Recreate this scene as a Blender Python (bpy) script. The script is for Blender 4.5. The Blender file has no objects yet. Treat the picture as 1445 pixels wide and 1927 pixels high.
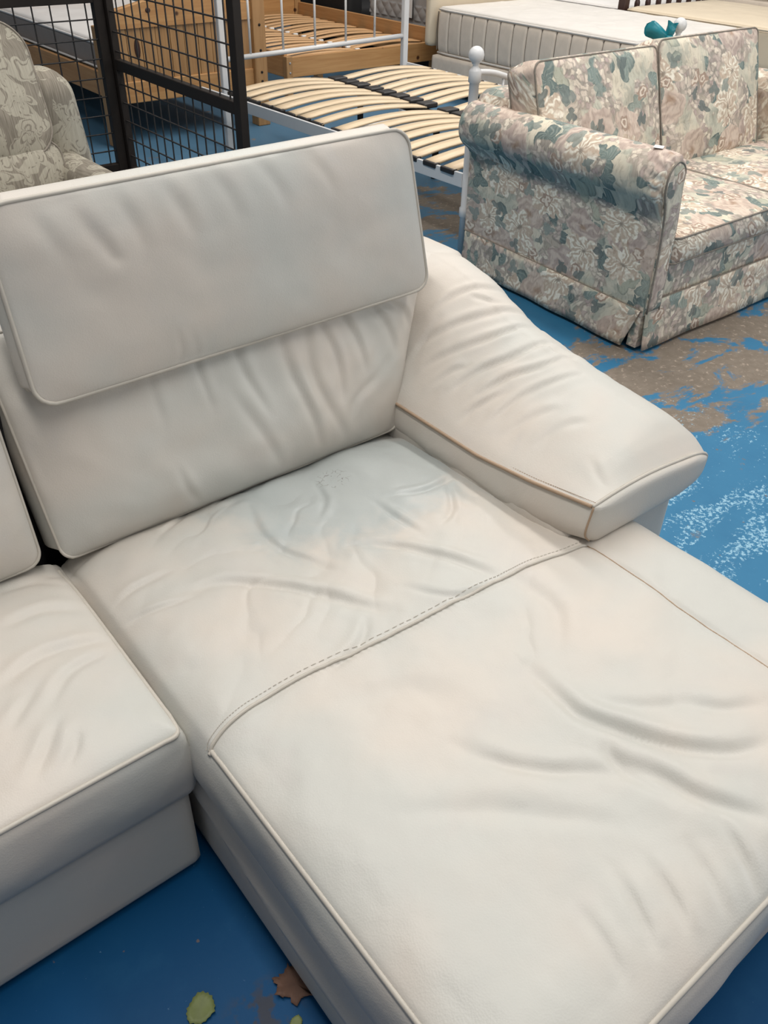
import bpy, bmesh, math, random
import numpy as np
from mathutils import Matrix, Vector, noise as mnoise

random.seed(7)
scene = bpy.context.scene
C = scene.collection

# ------------------------------------------------------------------ camera
F_PX, PITCH, ROLL, YAW, EYE = 1600.0, 0.64727472, 0.02632799, 0.68719071, 1.55
cam = bpy.data.cameras.new('camera')
cam_ob = bpy.data.objects.new('camera', cam)
C.objects.link(cam_ob)
cam.sensor_width = 36.0
cam.lens = F_PX / 1927.0 * 36.0
cam.clip_start, cam.clip_end = 0.05, 100
_A = np.array([[1, 0, 0], [0, -math.sin(PITCH), -math.cos(PITCH)], [0, math.cos(PITCH), -math.sin(PITCH)]])
_B = np.array([[math.cos(ROLL), -math.sin(ROLL), 0], [math.sin(ROLL), math.cos(ROLL), 0], [0, 0, 1]])
_W = np.array([[math.cos(YAW), math.sin(YAW), 0], [-math.sin(YAW), math.cos(YAW), 0], [0, 0, 1]])
_R = _B @ _A @ _W.T
_M = Matrix.Identity(4)
for i in range(3):
    _M[i][0], _M[i][1], _M[i][2] = _R[0][i], -_R[1][i], -_R[2][i]
_M[2][3] = EYE
cam_ob.matrix_world = _M
scene.camera = cam_ob

# ------------------------------------------------------------------ world, lamps, exposure
w = bpy.data.worlds.new('world')
scene.world = w
w.use_nodes = True
bg = w.node_tree.nodes['Background']
bg.inputs[0].default_value = (0.96, 0.98, 1.0, 1)
bg.inputs[1].default_value = 0.26


def area(name, loc, target, sx, sy, power, col):
    l = bpy.data.lights.new(name, 'AREA')
    l.shape = 'RECTANGLE'
    l.size, l.size_y, l.energy, l.color = sx, sy, power, col
    o = bpy.data.objects.new(name, l)
    C.objects.link(o)
    o.location = loc
    o.rotation_euler = (Vector(target) - Vector(loc)).to_track_quat('-Z', 'Y').to_euler()
    return o


area('ceiling_light', (0.3, 1.2, 4.2), (0.3, 1.2, 0), 0.6, 5.5, 135, (1.0, 0.965, 0.92))
area('ceiling_light', (3.2, 2.6, 4.2), (3.2, 2.6, 0), 0.6, 6.0, 150, (1.0, 0.965, 0.92))
area('ceiling_light', (6.4, 4.5, 4.2), (6.4, 4.5, 0), 0.6, 6.0, 165, (1.0, 0.965, 0.92))
area('door_daylight', (6.5, -3.0, 2.2), (1.6, 1.6, 0.3), 3.5, 3.0, 105, (0.96, 0.98, 1.0))

vs = scene.view_settings
vs.view_transform = 'Standard'
vs.look = 'None'
vs.exposure = 0.0
vs.gamma = 1.0
vs.use_curve_mapping = False


# ------------------------------------------------------------------ node helpers
class N:
    def __init__(s, name):
        s.m = bpy.data.materials.new(name)
        s.m.use_nodes = True
        s.t = s.m.node_tree
        s.b = s.t.nodes['Principled BSDF']

    def n(s, typ, **kw):
        x = s.t.nodes.new(typ)
        for k, v in kw.items():
            setattr(x, k, v)
        return x

    def put(s, sock, v):
        if v is None:
            return
        if isinstance(v, bpy.types.NodeSocket):
            s.t.links.new(v, sock)
        elif isinstance(v, (tuple, list)) and len(v) == 3 and sock.type == 'RGBA':
            sock.default_value = (*v, 1)
        else:
            sock.default_value = v

    def math(s, op, a, b=None, c=None, clamp=False):
        x = s.n('ShaderNodeMath', operation=op, use_clamp=clamp)
        for i, v in enumerate((a, b, c)):
            s.put(x.inputs[i], v)
        return x.outputs[0]

    def vm(s, op, a, b=None, scale=None):
        x = s.n('ShaderNodeVectorMath', operation=op)
        s.put(x.inputs[0], a)
        s.put(x.inputs[1], b)
        if scale is not None:
            s.put(x.inputs['Scale'], scale)
        return x.outputs[1] if op in ('LENGTH', 'DISTANCE', 'DOT_PRODUCT') else x.outputs[0]

    def mix(s, f, a, b, typ='MIX'):
        x = s.n('ShaderNodeMix', data_type='RGBA', blend_type=typ)
        s.put(x.inputs[0], f)
        s.put(x.inputs[6], a)
        s.put(x.inputs[7], b)
        return x.outputs[2]

    def noise(s, v, scale, detail=3, rough=.55, dist=0, color=False):
        x = s.n('ShaderNodeTexNoise')
        s.put(x.inputs['Vector'], v)
        x.inputs['Scale'].default_value = scale
        x.inputs['Detail'].default_value = detail
        x.inputs['Roughness'].default_value = rough
        x.inputs['Distortion'].default_value = dist
        return x.outputs[1 if color else 0]

    def ramp(s, f, stops, interp='LINEAR'):
        x = s.n('ShaderNodeValToRGB')
        s.put(x.inputs[0], f)
        x.color_ramp.interpolation = interp
        e = x.color_ramp.elements
        while len(e) < len(stops):
            e.new(.5)
        for el, (p, c) in zip(e, stops):
            el.position = p
            el.color = (*c, 1) if len(c) == 3 else c
        return x.outputs[0]

    def step(s, v, a, b):
        x = s.n('ShaderNodeMapRange', interpolation_type='SMOOTHSTEP')
        s.put(x.inputs[0], v)
        x.inputs[1].default_value = a
        x.inputs[2].default_value = b
        return x.outputs[0]

    def bump(s, h, strength, dist=.002, normal=None):
        x = s.n('ShaderNodeBump')
        x.inputs['Strength'].default_value = strength
        x.inputs['Distance'].default_value = dist
        s.put(x.inputs['Height'], h)
        if normal is not None:
            s.put(x.inputs['Normal'], normal)
        return x.outputs[0]

    def obj(s):
        return s.n('ShaderNodeTexCoord').outputs['Object']

    def uv(s):
        return s.n('ShaderNodeTexCoord').outputs['UV']

    def out(s, col=None, rough=None, normal=None, metal=None, spec=None):
        s.put(s.b.inputs['Base Color'], col)
        s.put(s.b.inputs['Roughness'], rough)
        s.put(s.b.inputs['Normal'], normal)
        s.put(s.b.inputs['Metallic'], metal)
        if spec is not None:
            s.b.inputs['Specular IOR Level'].default_value = spec
        return s.m


def mat_leather(name='greige_leather', worn=False):
    m = N(name)
    p = m.obj()
    n1 = m.noise(p, 3.2, 3, .5)
    n2 = m.noise(p, 9, 4, .6, .6)
    pink = (0.548, 0.498, 0.441)
    grey = (0.486, 0.482, 0.446)
    col = m.mix(m.step(n1, .34, .68), grey, pink)
    col = m.mix(m.math('MULTIPLY', m.step(n2, .52, .75), .35), col, (0.50, 0.47, 0.44))
    if worn:                                       # rubbed bluish patch of finish on the chaise seat
        d = m.vm('LENGTH', m.vm('MULTIPLY', m.vm('SUBTRACT', p, (0.98, 1.30, 0.43)), (2.0, 3.0, 0)))
        d = m.math('ADD', d, m.math('MULTIPLY', m.math('SUBTRACT', n2, .5), .8))
        k = m.math('SUBTRACT', 1.0, m.step(d, .45, .85))
        worn_k = k
        col = m.mix(m.math('MULTIPLY', k, .85), col, (0.385, 0.42, 0.415))
        # brown cracks in the finish
        v = m.n('ShaderNodeTexVoronoi', feature='DISTANCE_TO_EDGE')
        m.put(v.inputs['Vector'], m.vm('ADD', p, m.vm('SCALE', m.noise(p, 40, 2, color=True), scale=.02)))
        v.inputs['Scale'].default_value = 55
        d2 = m.vm('LENGTH', m.vm('MULTIPLY', m.vm('SUBTRACT', p, (0.925, 1.315, 0.43)), (1, 1.1, 0)))
        k2 = m.math('MULTIPLY', m.math('SUBTRACT', 1.0, m.step(d2, .02, .05)), m.math('SUBTRACT', 1.0, m.step(v.outputs[0], .01, .07)))
        k2 = m.math('MULTIPLY', k2, m.step(m.noise(p, 60, 2), .45, .55))
        col = m.mix(m.math('MULTIPLY', k2, .8), col, (0.12, 0.09, 0.075))
    v = m.n('ShaderNodeTexVoronoi', feature='F1')
    m.put(v.inputs['Vector'], p)
    v.inputs['Scale'].default_value = 330
    v.inputs['Randomness'].default_value = 1
    grain = v.outputs[0]
    nb = m.bump(grain, .32, .0006)
    nb = m.bump(m.noise(p, 40, 4, .6), .12, .004, nb)
    rough = m.math('ADD', .40, m.math('MULTIPLY', n2, .16))
    if worn:
        rough = m.math('SUBTRACT', rough, m.math('MULTIPLY', worn_k, .14))
    return m.out(col, rough, nb, spec=.42)


def flower_layer(m, uv, scale, off, petals, a, R, thr, randomness=.9, dist=None):
    v = m.vm('ADD', m.vm('SCALE', uv, scale=scale), off)
    vo = m.n('ShaderNodeTexVoronoi', feature='F1', voronoi_dimensions='2D')
    m.put(vo.inputs['Vector'], v)
    vo.inputs['Scale'].default_value = 1
    vo.inputs['Randomness'].default_value = randomness
    d = m.vm('SUBTRACT', v, vo.outputs['Position'])
    sp = m.n('ShaderNodeSeparateXYZ')
    m.put(sp.inputs[0], d)
    sc = m.n('ShaderNodeSeparateColor')
    m.put(sc.inputs[0], vo.outputs['Color'])
    rnd, rnd2, rnd3 = sc.outputs[0], sc.outputs[1], sc.outputs[2]
    ang = m.math('ARCTAN2', sp.outputs[1], sp.outputs[0])
    r = m.math('SQRT', m.math('ADD', m.math('POWER', sp.outputs[0], 2.0), m.math('POWER', sp.outputs[1], 2.0)))
    ph = m.math('ADD', m.math('MULTIPLY', ang, float(petals)), m.math('MULTIPLY', rnd, 6.283))
    c = m.math('ABSOLUTE', m.math('COSINE', m.math('MULTIPLY', ph, .5)))
    edge = m.math('MULTIPLY', m.math('ADD', a, m.math('MULTIPLY', c, 1 - a)), R)
    t = m.math('DIVIDE', r, edge)
    mask = m.math('SUBTRACT', 1.0, m.step(t, .93, 1.0))
    mask = m.math('MULTIPLY', mask, m.math('GREATER_THAN', rnd2, thr))
    return dict(mask=mask, t=t, c=c, ang=ang, r=r, rnd=rnd3, rnd0=rnd)


def mat_floral():
    m = N('floral_fabric')
    uv0 = m.uv()
    w1 = m.vm('SCALE', m.vm('SUBTRACT', m.noise(uv0, 9, 2, .5, color=True), (.5, .5, .5)), scale=.085)
    w2 = m.vm('SCALE', m.vm('SUBTRACT', m.noise(uv0, 48, 2, .6, color=True), (.5, .5, .5)), scale=.013)
    uv = m.vm('ADD', m.vm('ADD', uv0, w1), w2)
    big = m.noise(uv0, 5, 2)
    col = m.mix(m.step(big, .42, .58), (0.55, 0.505, 0.41), (0.43, 0.425, 0.355))
    col = m.mix(m.math('MULTIPLY', m.step(m.noise(uv, 13, 3), .5, .6), .5), col, (.27, .285, .25))
    # leaves under everything
    for sc_, off, n_, R_, th in ((7.5, (1.3, 2.2, 0), 3, .58, .48), (10.5, (9.2, 4.1, 0), 2, .62, .55)):
        l = flower_layer(m, uv, sc_, off, n_, .40, R_, th)
        lc = m.ramp(l['rnd'], [(0, (.115, .150, .145)), (.4, (.18, .225, .210)), (.7, (.285, .315, .275)), (1, (.40, .395, .31))])
        vein = m.step(m.math('SINE', m.math('ADD', m.math('MULTIPLY', l['ang'], 9.0), m.math('MULTIPLY', l['r'], 26.0))), .2, 1.0)
        lc = m.mix(m.math('MULTIPLY', vein, .25), lc, (.44, .46, .40))
        lc = m.mix(m.math('MULTIPLY', m.step(l['t'], .6, 1.0), .5), lc, (.075, .10, .10))
        col = m.mix(l['mask'], col, lc)
    # hydrangea florets in loose heads
    hz = m.step(m.noise(uv0, 6.2, 2), .47, .51)
    h = flower_layer(m, uv, 42, (3.1, 7.7, 0), 4, .66, .66, .10, 1)
    hc = m.ramp(h['rnd'], [(0, (.66, .61, .51)), (.30, (.50, .43, .37)), (.50, (.36, .295, .275)), (.72, (.60, .54, .45)), (1, (.30, .26, .24))])
    hc = m.mix(m.math('MULTIPLY', m.step(h['t'], .5, 1.0), .5), hc, (.20, .165, .145))
    col = m.mix(m.math('MULTIPLY', hz, .7), col, (.33, .28, .24))
    col = m.mix(m.math('MULTIPLY', h['mask'], hz), col, hc)
    # big mauve roses with turned petals
    r = flower_layer(m, uv, 4.4, (5.5, 1.9, 0), 6, .84, .47, .42)
    sw = m.math('SINE', m.math('ADD', m.math('ADD', m.math('MULTIPLY', r['r'], 21.0), m.math('MULTIPLY', r['ang'], 3.0)), m.math('MULTIPLY', m.noise(uv0, 10, 2), 26.0)))
    rc = m.mix(r['rnd'], (.395, .325, .29), (.49, .40, .335))
    rc = m.mix(m.math('MULTIPLY', m.step(sw, -.2, 1.0), .55), rc, (.56, .485, .415))
    rc = m.mix(m.math('MULTIPLY', m.step(sw, .0, -1.0), .30), rc, (.27, .215, .195))
    rc = m.mix(m.math('MULTIPLY', m.math('SUBTRACT', 1.0, m.step(r['t'], .02, .30)), .8), rc, (.30, .205, .145))
    col = m.mix(r['mask'], col, rc)
    # cream peonies with ragged streaky petals
    q = flower_layer(m, uv, 4.6, (2.6, 8.3, 0), 9, .70, .47, .50)
    stk = m.math('SINE', m.math('ADD', m.math('MULTIPLY', q['ang'], 10.0), m.math('MULTIPLY', m.noise(uv0, 17, 2), 22.0)))
    qc = m.mix(m.step(stk, -.7, .5), (.45, .37, .295), (.62, .575, .48))
    qc = m.mix(m.math('MULTIPLY', m.step(stk, .4, 1.0), .7), qc, (.72, .69, .61))
    qc = m.mix(m.math('MULTIPLY', m.step(m.noise(uv0, 20, 2), .5, .58), .55), qc, (.45, .36, .285))
    qc = m.mix(m.math('MULTIPLY', m.math('SUBTRACT', 1.0, m.step(q['t'], .04, .2)), .8), qc, (.19, .16, .13))
    col = m.mix(q['mask'], col, qc)
    # loose dark leaf shadows and small buds over the top
    b = flower_layer(m, uv, 9.3, (6.6, 3.3, 0), 5, .8, .34, .80)
    bs = m.math('SINE', m.math('ADD', m.math('MULTIPLY', b['t'], 8.0), m.math('MULTIPLY', m.noise(uv0, 30, 1), 9.0)))
    bc = m.mix(m.step(bs, -.5, .8), (.33, .25, .20), (.60, .53, .45))
    col = m.mix(b['mask'], col, bc)
    d = flower_layer(m, uv, 12.5, (1.9, 5.1, 0), 3, .38, .50, .80)
    col = m.mix(m.math('MULTIPLY', d['mask'], .85), col, m.mix(d['rnd'], (.10, .125, .125), (.24, .275, .25)))
    # brush strokes and weave
    st = m.n('ShaderNodeMapping')
    m.put(st.inputs[0], uv)
    st.inputs['Rotation'].default_value = (0, 0, .5)
    st.inputs['Scale'].default_value = (95, 30, 1)
    col = m.mix(.75, col, m.ramp(m.noise(st.outputs[0], 1, 3, .6), [(.28, (.62, .60, .58)), (.5, (.98, .98, .98)), (.72, (1.0, 1.0, 1.0))]), 'MULTIPLY')
    weave = m.noise(uv0, 420, 1)
    col = m.mix(1, col, (1.24, 1.22, 1.20), 'MULTIPLY')
    return m.out(col, .85, m.bump(weave, .15, .001), spec=.2)


def mat_damask():
    m = N('damask_fabric')
    uv0 = m.uv()
    wv = m.vm('SCALE', m.vm('SUBTRACT', m.noise(uv0, 9, 2, .5, color=True), (.5, .5, .5)), scale=.16)
    uv = m.vm('ADD', uv0, wv)
    st = m.n('ShaderNodeMapping')
    m.put(st.inputs[0], uv0)
    st.inputs['Scale'].default_value = (260, 12, 1)
    strk = m.noise(st.outputs[0], 1, 2)
    base = m.mix(m.step(strk, .3, .7), (.165, .145, .115), (.27, .24, .195))
    light = m.mix(m.step(strk, .3, .7), (.31, .285, .23), (.39, .36, .29))
    k = None
    for sc_, off, n_, a_, R_, th in ((5.2, (1.1, 2.0, 0), 7, .35, .52, .5), (7.5, (4.2, 6.0, 0), 3, .22, .66, .5), (12, (2.2, 9.0, 0), 2, .25, .62, .5)):
        l = flower_layer(m, uv, sc_, off, n_, a_, R_, th)
        vein = m.step(m.math('SINE', m.math('MULTIPLY', l['t'], 17.0)), -.85, -.5)
        mk = m.math('MULTIPLY', l['mask'], vein)
        k = mk if k is None else m.math('MAXIMUM', k, mk)
    return m.out(m.mix(k, base, light), .85, m.bump(k, .2, .002), spec=.2)


def mat_pine(name, c1, c2, axis, knots=True):
    m = N(name)
    p = m.obj()
    mp = m.n('ShaderNodeMapping')
    m.put(mp.inputs[0], p)
    s_ = [38, 38, 38]
    s_[axis] = 2.2
    mp.inputs['Scale'].default_value = s_
    g = m.noise(mp.outputs[0], 1, 4, .6, .8)
    col = m.mix(m.step(g, .3, .7), c1, c2)
    big = m.noise(p, 3, 2)
    col = m.mix(m.math('MULTIPLY', big, .35), col, c1)
    if knots:
        v = m.n('ShaderNodeTexVoronoi', feature='F1')
        m.put(v.inputs['Vector'], p)
        v.inputs['Scale'].default_value = 5.2
        k = m.math('SUBTRACT', 1.0, m.step(v.outputs[0], .06, .12))
        col = m.mix(k, col, (.07, .025, .01))
    return m.out(col, .45, m.bump(g, .1, .001))


def mat_plain(name, col, rough=.5, metal=0, var=.12, scale=18, bump=0, bscale=300, spec=.5):
    m = N(name)
    p = m.obj()
    n = m.noise(p, scale, 3)
    c = m.mix(n, tuple(x * (1 - var) for x in col), tuple(min(1, x * (1 + var)) for x in col))
    nb = m.bump(m.noise(p, bscale, 2), bump, .002) if bump else None
    return m.out(c, m.math('ADD', rough - .06, m.math('MULTIPLY', n, .12)), nb, metal, spec)


def mat_floor():
    m = N('painted_floor')
    p = m.obj()
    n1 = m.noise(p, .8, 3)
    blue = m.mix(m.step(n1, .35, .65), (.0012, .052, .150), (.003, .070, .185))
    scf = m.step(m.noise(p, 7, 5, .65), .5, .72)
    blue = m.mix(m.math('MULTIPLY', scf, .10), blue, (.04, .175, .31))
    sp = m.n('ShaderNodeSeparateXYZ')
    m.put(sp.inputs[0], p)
    # paint goes paler away from the sofa: scuffs, with light and shade painted in
    aisle_light = m.step(m.math('ADD', m.math('ADD', sp.outputs[0], m.math('MULTIPLY', sp.outputs[1], .8)), m.math('MULTIPLY', n1, .8)), 1.6, 2.7)
    blue = m.mix(m.math('MULTIPLY', aisle_light, m.math('ADD', .72, m.math('MULTIPLY', m.noise(p, 9, 4, .6), .5))), blue, (.035, .165, .30))
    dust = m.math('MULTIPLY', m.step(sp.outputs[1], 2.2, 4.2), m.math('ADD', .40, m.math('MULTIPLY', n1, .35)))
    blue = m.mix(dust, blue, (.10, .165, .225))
    # paint worn through to the concrete in an aisle past the flowered sofa
    st = m.n('ShaderNodeMapping')
    m.put(st.inputs[0], p)
    st.inputs['Rotation'].default_value = (0, 0, .5)
    st.inputs['Scale'].default_value = (1.0, 1.7, 1)
    wn = m.noise(st.outputs[0], 3.4, 10, .68, .4)
    d = m.vm('LENGTH', m.vm('MULTIPLY', m.vm('SUBTRACT', p, (2.95, 1.62, 0)), (.75, 1.6, 0)))
    d2 = m.vm('LENGTH', m.vm('MULTIPLY', m.vm('SUBTRACT', p, (3.4, 3.6, 0)), (.9, 1.0, 0)))
    zone = m.math('MAXIMUM', m.math('SUBTRACT', 1.0, m.step(d, .25, 1.0)), m.math('SUBTRACT', .9, m.step(d2, .2, .8)))
    k = m.step(m.math('ADD', wn, m.math('MULTIPLY', zone, .215)), .62, .68)
    conc = m.mix(m.noise(p, 22, 5, .7), (.13, .105, .08), (.26, .22, .18))
    conc = m.mix(m.math('MULTIPLY', m.step(m.noise(p, 38, 4, .7), .55, .7), .7), conc, (.45, .37, .30))
    col = m.mix(k, blue, conc)
    # small chips
    chips = m.step(m.noise(p, 24, 3, .6), .70, .73)
    col = m.mix(m.math('MULTIPLY', chips, .8), col, (.16, .12, .10))
    # pale scuffs: flecks gathered in streaks
    wz = m.math('SUBTRACT', 1.0, m.step(m.vm('LENGTH', m.vm('MULTIPLY', m.vm('SUBTRACT', p, (2.15, .95, 0)), (1.0, .8, 0))), .2, .9))
    st2 = m.n('ShaderNodeMapping')
    m.put(st2.inputs[0], p)
    st2.inputs['Rotation'].default_value = (0, 0, -.95)
    st2.inputs['Scale'].default_value = (1, 4.5, 1)
    streak = m.noise(st2.outputs[0], 3.0, 2)
    fl = m.step(m.math('ADD', m.noise(p, 75, 4, .7), m.math('MULTIPLY', m.math('ADD', m.math('MULTIPLY', m.step(streak, .42, .62), .17), .03), wz)), .69, .76)
    col = m.mix(m.math('MULTIPLY', fl, .85), col, (.30, .50, .62))
    # thin scratches
    st3 = m.n('ShaderNodeMapping')
    m.put(st3.inputs[0], p)
    st3.inputs['Rotation'].default_value = (0, 0, .9)
    st3.inputs['Scale'].default_value = (90, 1.3, 1)
    scr = m.step(m.noise(st3.outputs[0], 1, 1), .77, .80)
    col = m.mix(m.math('MULTIPLY', scr, .35), col, (.22, .40, .52))
    gd = m.vm('LENGTH', m.vm('MULTIPLY', m.vm('SUBTRACT', p, (.262, .605, 0)), (11, 14, 0)))
    gk = m.math('MULTIPLY', m.math('SUBTRACT', 1.0, m.step(gd, .2, 1.0)), m.step(m.noise(p, 28, 3), .47, .56))
    col = m.mix(m.math('MULTIPLY', gk, .8), col, (.055, .05, .05))
    rough = m.math('ADD', .50, m.math('MULTIPLY', k, .3))
    return m.out(col, rough, m.bump(m.math('ADD', m.noise(p, 90, 4, .6), m.math('MULTIPLY', k, -1.5)), .1, .003), spec=.16)


LEATHER = mat_leather()
LEATHER_SEAT = mat_leather('worn_seat_leather', True)
PIPE = mat_plain('leather_piping', (.46, .425, .37), .5)
PIPE_DARK = mat_plain('grey_stitching', (.45, .41, .35), .7)
THREAD = mat_plain('tan_stitching', (.34, .24, .16), .7)
FLORAL = mat_floral()
FLORAL_PIPE = mat_plain('floral_piping', (.22, .19, .155), .8, var=.5, scale=60)
DAMASK = mat_damask()
WHITE_METAL = mat_plain('white_enamel', (.66, .66, .66), .35, var=.03)
DARK_METAL = mat_plain('dark_brown_metal', (.020, .015, .012), .55, var=.2, spec=.25)
WIRE = mat_plain('dark_wire', (.028, .024, .022), .5)
BLACK_PLASTIC = mat_plain('black_plastic', (.022, .019, .018), .45)
BIRCH = mat_pine('birch_slat', (.66, .50, .32), (.76, .61, .42), 0, False)
PINE_Z = mat_pine('pine_panel', (.36, .19, .075), (.47, .27, .115), 2)
PINE_X = mat_pine('pine_rail', (.44, .22, .08), (.54, .30, .12), 0)
PINE_Y = mat_pine('pine_side', (.45, .22, .08), (.55, .30, .125), 1)
PINE_SLAT = mat_pine('pine_slat', (.58, .33, .15), (.68, .42, .21), 0, False)
CREAM = mat_plain('cream_ticking', (.66, .58, .49), .7, bump=.1)
CREAM_TOP = mat_plain('white_quilting', (.66, .625, .58), .75, var=.05, scale=6, bump=.1, bscale=90)
YELLOW = mat_plain('ivory_ticking', (.66, .56, .42), .75, var=.04, bump=.08)
SILVER = mat_plain('silver_grey_ticking', (.40, .385, .37), .55, var=.15)
GREY_BASE = mat_plain('grey_taupe_fabric', (.27, .235, .215), .85, bump=.1)
WHITE_SHEET = mat_plain('white_mattress_cloth', (.80, .77, .74), .8, var=.04)
DARK_WOOD = mat_plain('dark_stained_wood', (.045, .018, .014), .4, var=.3)
BLACK_FABRIC = mat_plain('black_fabric', (.012, .011, .011), .7)
PAPER = mat_plain('white_paper', (.85, .85, .83), .7, var=.03)
TEAL = mat_plain('teal_ribbon', (.012, .20, .25), .35, var=.3)
LEAF_GREEN = mat_plain('yellow_green_leaf', (.15, .18, .06), .6, var=.35, scale=60)
LEAF_BROWN = mat_plain('brown_dry_leaf', (.12, .062, .04), .7, var=.4, scale=60)
GAP = mat_plain('gap_black', (.010, .010, .011), .9)  # black of the sheet that keeps the cushion gap dark


# ------------------------------------------------------------------ mesh helpers
def link(o, parent=None):
    C.objects.link(o)
    if parent is not None:
        o.parent = parent
    return o


def mesh(name, V, Fc, mat, parent=None, smooth=True, uv=None):
    me = bpy.data.meshes.new(name)
    V = np.asarray(V, float)
    if isinstance(Fc, np.ndarray):
        nf, k = Fc.shape
        me.vertices.add(len(V))
        me.vertices.foreach_set('co', V.astype(np.float32).ravel())
        me.loops.add(nf * k)
        me.loops.foreach_set('vertex_index', Fc.astype(np.int32).ravel())
        me.polygons.add(nf)
        me.polygons.foreach_set('loop_start', np.arange(0, nf * k, k, dtype=np.int32))
        me.polygons.foreach_set('loop_total', np.full(nf, k, np.int32))
        me.update(calc_edges=True)
    else:
        me.from_pydata([tuple(v) for v in V], [], [tuple(int(i) for i in f) for f in Fc])
    if smooth:
        me.polygons.foreach_set('use_smooth', np.ones(len(me.polygons), bool))
    me.materials.append(mat)
    me.validate()
    me.update()
    if uv is not None:
        lay = me.uv_layers.new(name='UVMap')
        li = np.empty(len(me.loops), np.int32)
        me.loops.foreach_get('vertex_index', li)
        lay.data.foreach_set('uv', np.asarray(uv, np.float32)[li].ravel())
    return link(bpy.data.objects.new(name, me), parent)


def box_uv(o, off=(0, 0)):
    me = o.data
    lay = me.uv_layers.new(name='UVMap') if not me.uv_layers else me.uv_layers[0]
    for p in me.polygons:
        n = p.normal
        a = max(range(3), key=lambda i: abs(n[i]))
        for li in p.loop_indices:
            c = me.vertices[me.loops[li].vertex_index].co
            q = ((c.y, c.z), (c.x, c.z), (c.x, c.y))[a]
            lay.data[li].uv = (q[0] + off[0], q[1] + off[1])
    return o


def box_grid(lo, hi, n):
    """Surface of a box as a welded grid: rest points and quads."""
    lo, hi = np.array(lo, float), np.array(hi, float)
    Vs, Fs, base = [], [], 0
    for a in range(3):
        u, v = [i for i in range(3) if i != a]
        U = np.linspace(lo[u], hi[u], n[u] + 1)
        Vv = np.linspace(lo[v], hi[v], n[v] + 1)
        G = np.stack(np.meshgrid(U, Vv, indexing='ij'), -1).reshape(-1, 2)
        idx = np.arange((n[u] + 1) * (n[v] + 1)).reshape(n[u] + 1, n[v] + 1)
        q = np.stack([idx[:-1, :-1], idx[1:, :-1], idx[1:, 1:], idx[:-1, 1:]], -1).reshape(-1, 4)
        for s in (0, 1):
            P = np.zeros((len(G), 3))
            P[:, u], P[:, v], P[:, a] = G[:, 0], G[:, 1], (lo, hi)[s][a]
            flip = (a == 1) ^ (s == 0)
            Vs.append(P)
            Fs.append((q[:, ::-1] if flip else q) + base)
            base += len(P)
    V, Fq = np.concatenate(Vs), np.concatenate(Fs)
    key = np.round(V / 1e-5).astype(np.int64)
    _, first, inv = np.unique(key, axis=0, return_index=True, return_inverse=True)
    return V[first], inv.reshape(-1)[Fq]


def rounded(P, lo, hi, r):
    lo, hi = np.array(lo, float), np.array(hi, float)
    r = np.minimum(r, (hi - lo) / 2 - 1e-6)
    Q = np.clip(P, lo + r, hi - r)
    D = P - Q
    # map the cube shell of each corner region to a sphere shell
    m = np.abs(D / r).max(1)
    L = np.sqrt(((D / r) ** 2).sum(1))
    s = np.where(L > 1e-9, m / np.maximum(L, 1e-9), 0)
    return Q + D * s[:, None]


def vnoise(x, y, seed=0):
    x, y = np.asarray(x, float), np.asarray(y, float)
    xi, yi = np.floor(x).astype(np.int64), np.floor(y).astype(np.int64)
    xf, yf = x - xi, y - yi
    xf, yf = xf * xf * (3 - 2 * xf), yf * yf * (3 - 2 * yf)

    def h(a, b):
        n = (a * 374761393 + b * 668265263 + seed * 1442695041) & 0x7fffffff
        n = ((n ^ (n >> 13)) * 1274126177) & 0x7fffffff
        return ((n ^ (n >> 16)) & 0xffff) / 65535.0
    return (h(xi, yi) * (1 - xf) + h(xi + 1, yi) * xf) * (1 - yf) + (h(xi, yi + 1) * (1 - xf) + h(xi + 1, yi + 1) * xf) * yf - .5


def fbm(x, y, seed=0, oct=3):
    t, a = 0, 1.0
    for o in range(oct):
        t = t + a * vnoise(x * 2 ** o, y * 2 ** o, seed + o)
        a *= .5
    return t


def catmull(pts, n):
    pts = np.asarray(pts, float)
    if len(pts) == 2:
        t = np.linspace(0, 1, n)[:, None]
        return pts[0] * (1 - t) + pts[1] * t
    P = np.vstack([2 * pts[0] - pts[1], pts, 2 * pts[-1] - pts[-2]])
    t = np.linspace(0, len(pts) - 1 - 1e-9, n)
    i = t.astype(int)
    f = (t - i)[:, None]
    a, b, c, d = P[i], P[i + 1], P[i + 2], P[i + 3]
    return .5 * (2 * b + (c - a) * f + (2 * a - 5 * b + 4 * c - d) * f ** 2 + (3 * b - a - 3 * c + d) * f ** 3)


def folds(X, Y, strokes, k=1.0):
    """Height of hand-placed leather folds: a valley with a ridge along it, fading at its ends."""
    h = np.zeros(len(X))
    for pts, wd, amp in strokes:
        S = catmull(pts, 60)
        lo, hi = S.min(0) - 4 * wd, S.max(0) + 4 * wd
        sel = np.where((X > lo[0]) & (X < hi[0]) & (Y > lo[1]) & (Y < hi[1]))[0]
        if not len(sel):
            continue
        dx = X[sel, None] - S[None, :, 0]
        dy = Y[sel, None] - S[None, :, 1]
        d2 = dx * dx + dy * dy
        j = d2.argmin(1)
        d = np.sqrt(d2[np.arange(len(sel)), j])
        T = np.gradient(S, axis=0)
        side = np.sign(T[j, 0] * dy[np.arange(len(sel)), j] - T[j, 1] * dx[np.arange(len(sel)), j])
        tt = j / 59.0
        fade = np.sin(np.pi * np.clip(tt, .02, .98)) ** .7
        sd = d * side
        h[sel] += amp * fade * (-np.exp(-(sd / (.55 * wd)) ** 2) + .75 * np.exp(-((sd - 1.05 * wd) / (.8 * wd)) ** 2) + .3 * np.exp(-((sd + 1.2 * wd) / wd) ** 2)) * k
    return h


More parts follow.
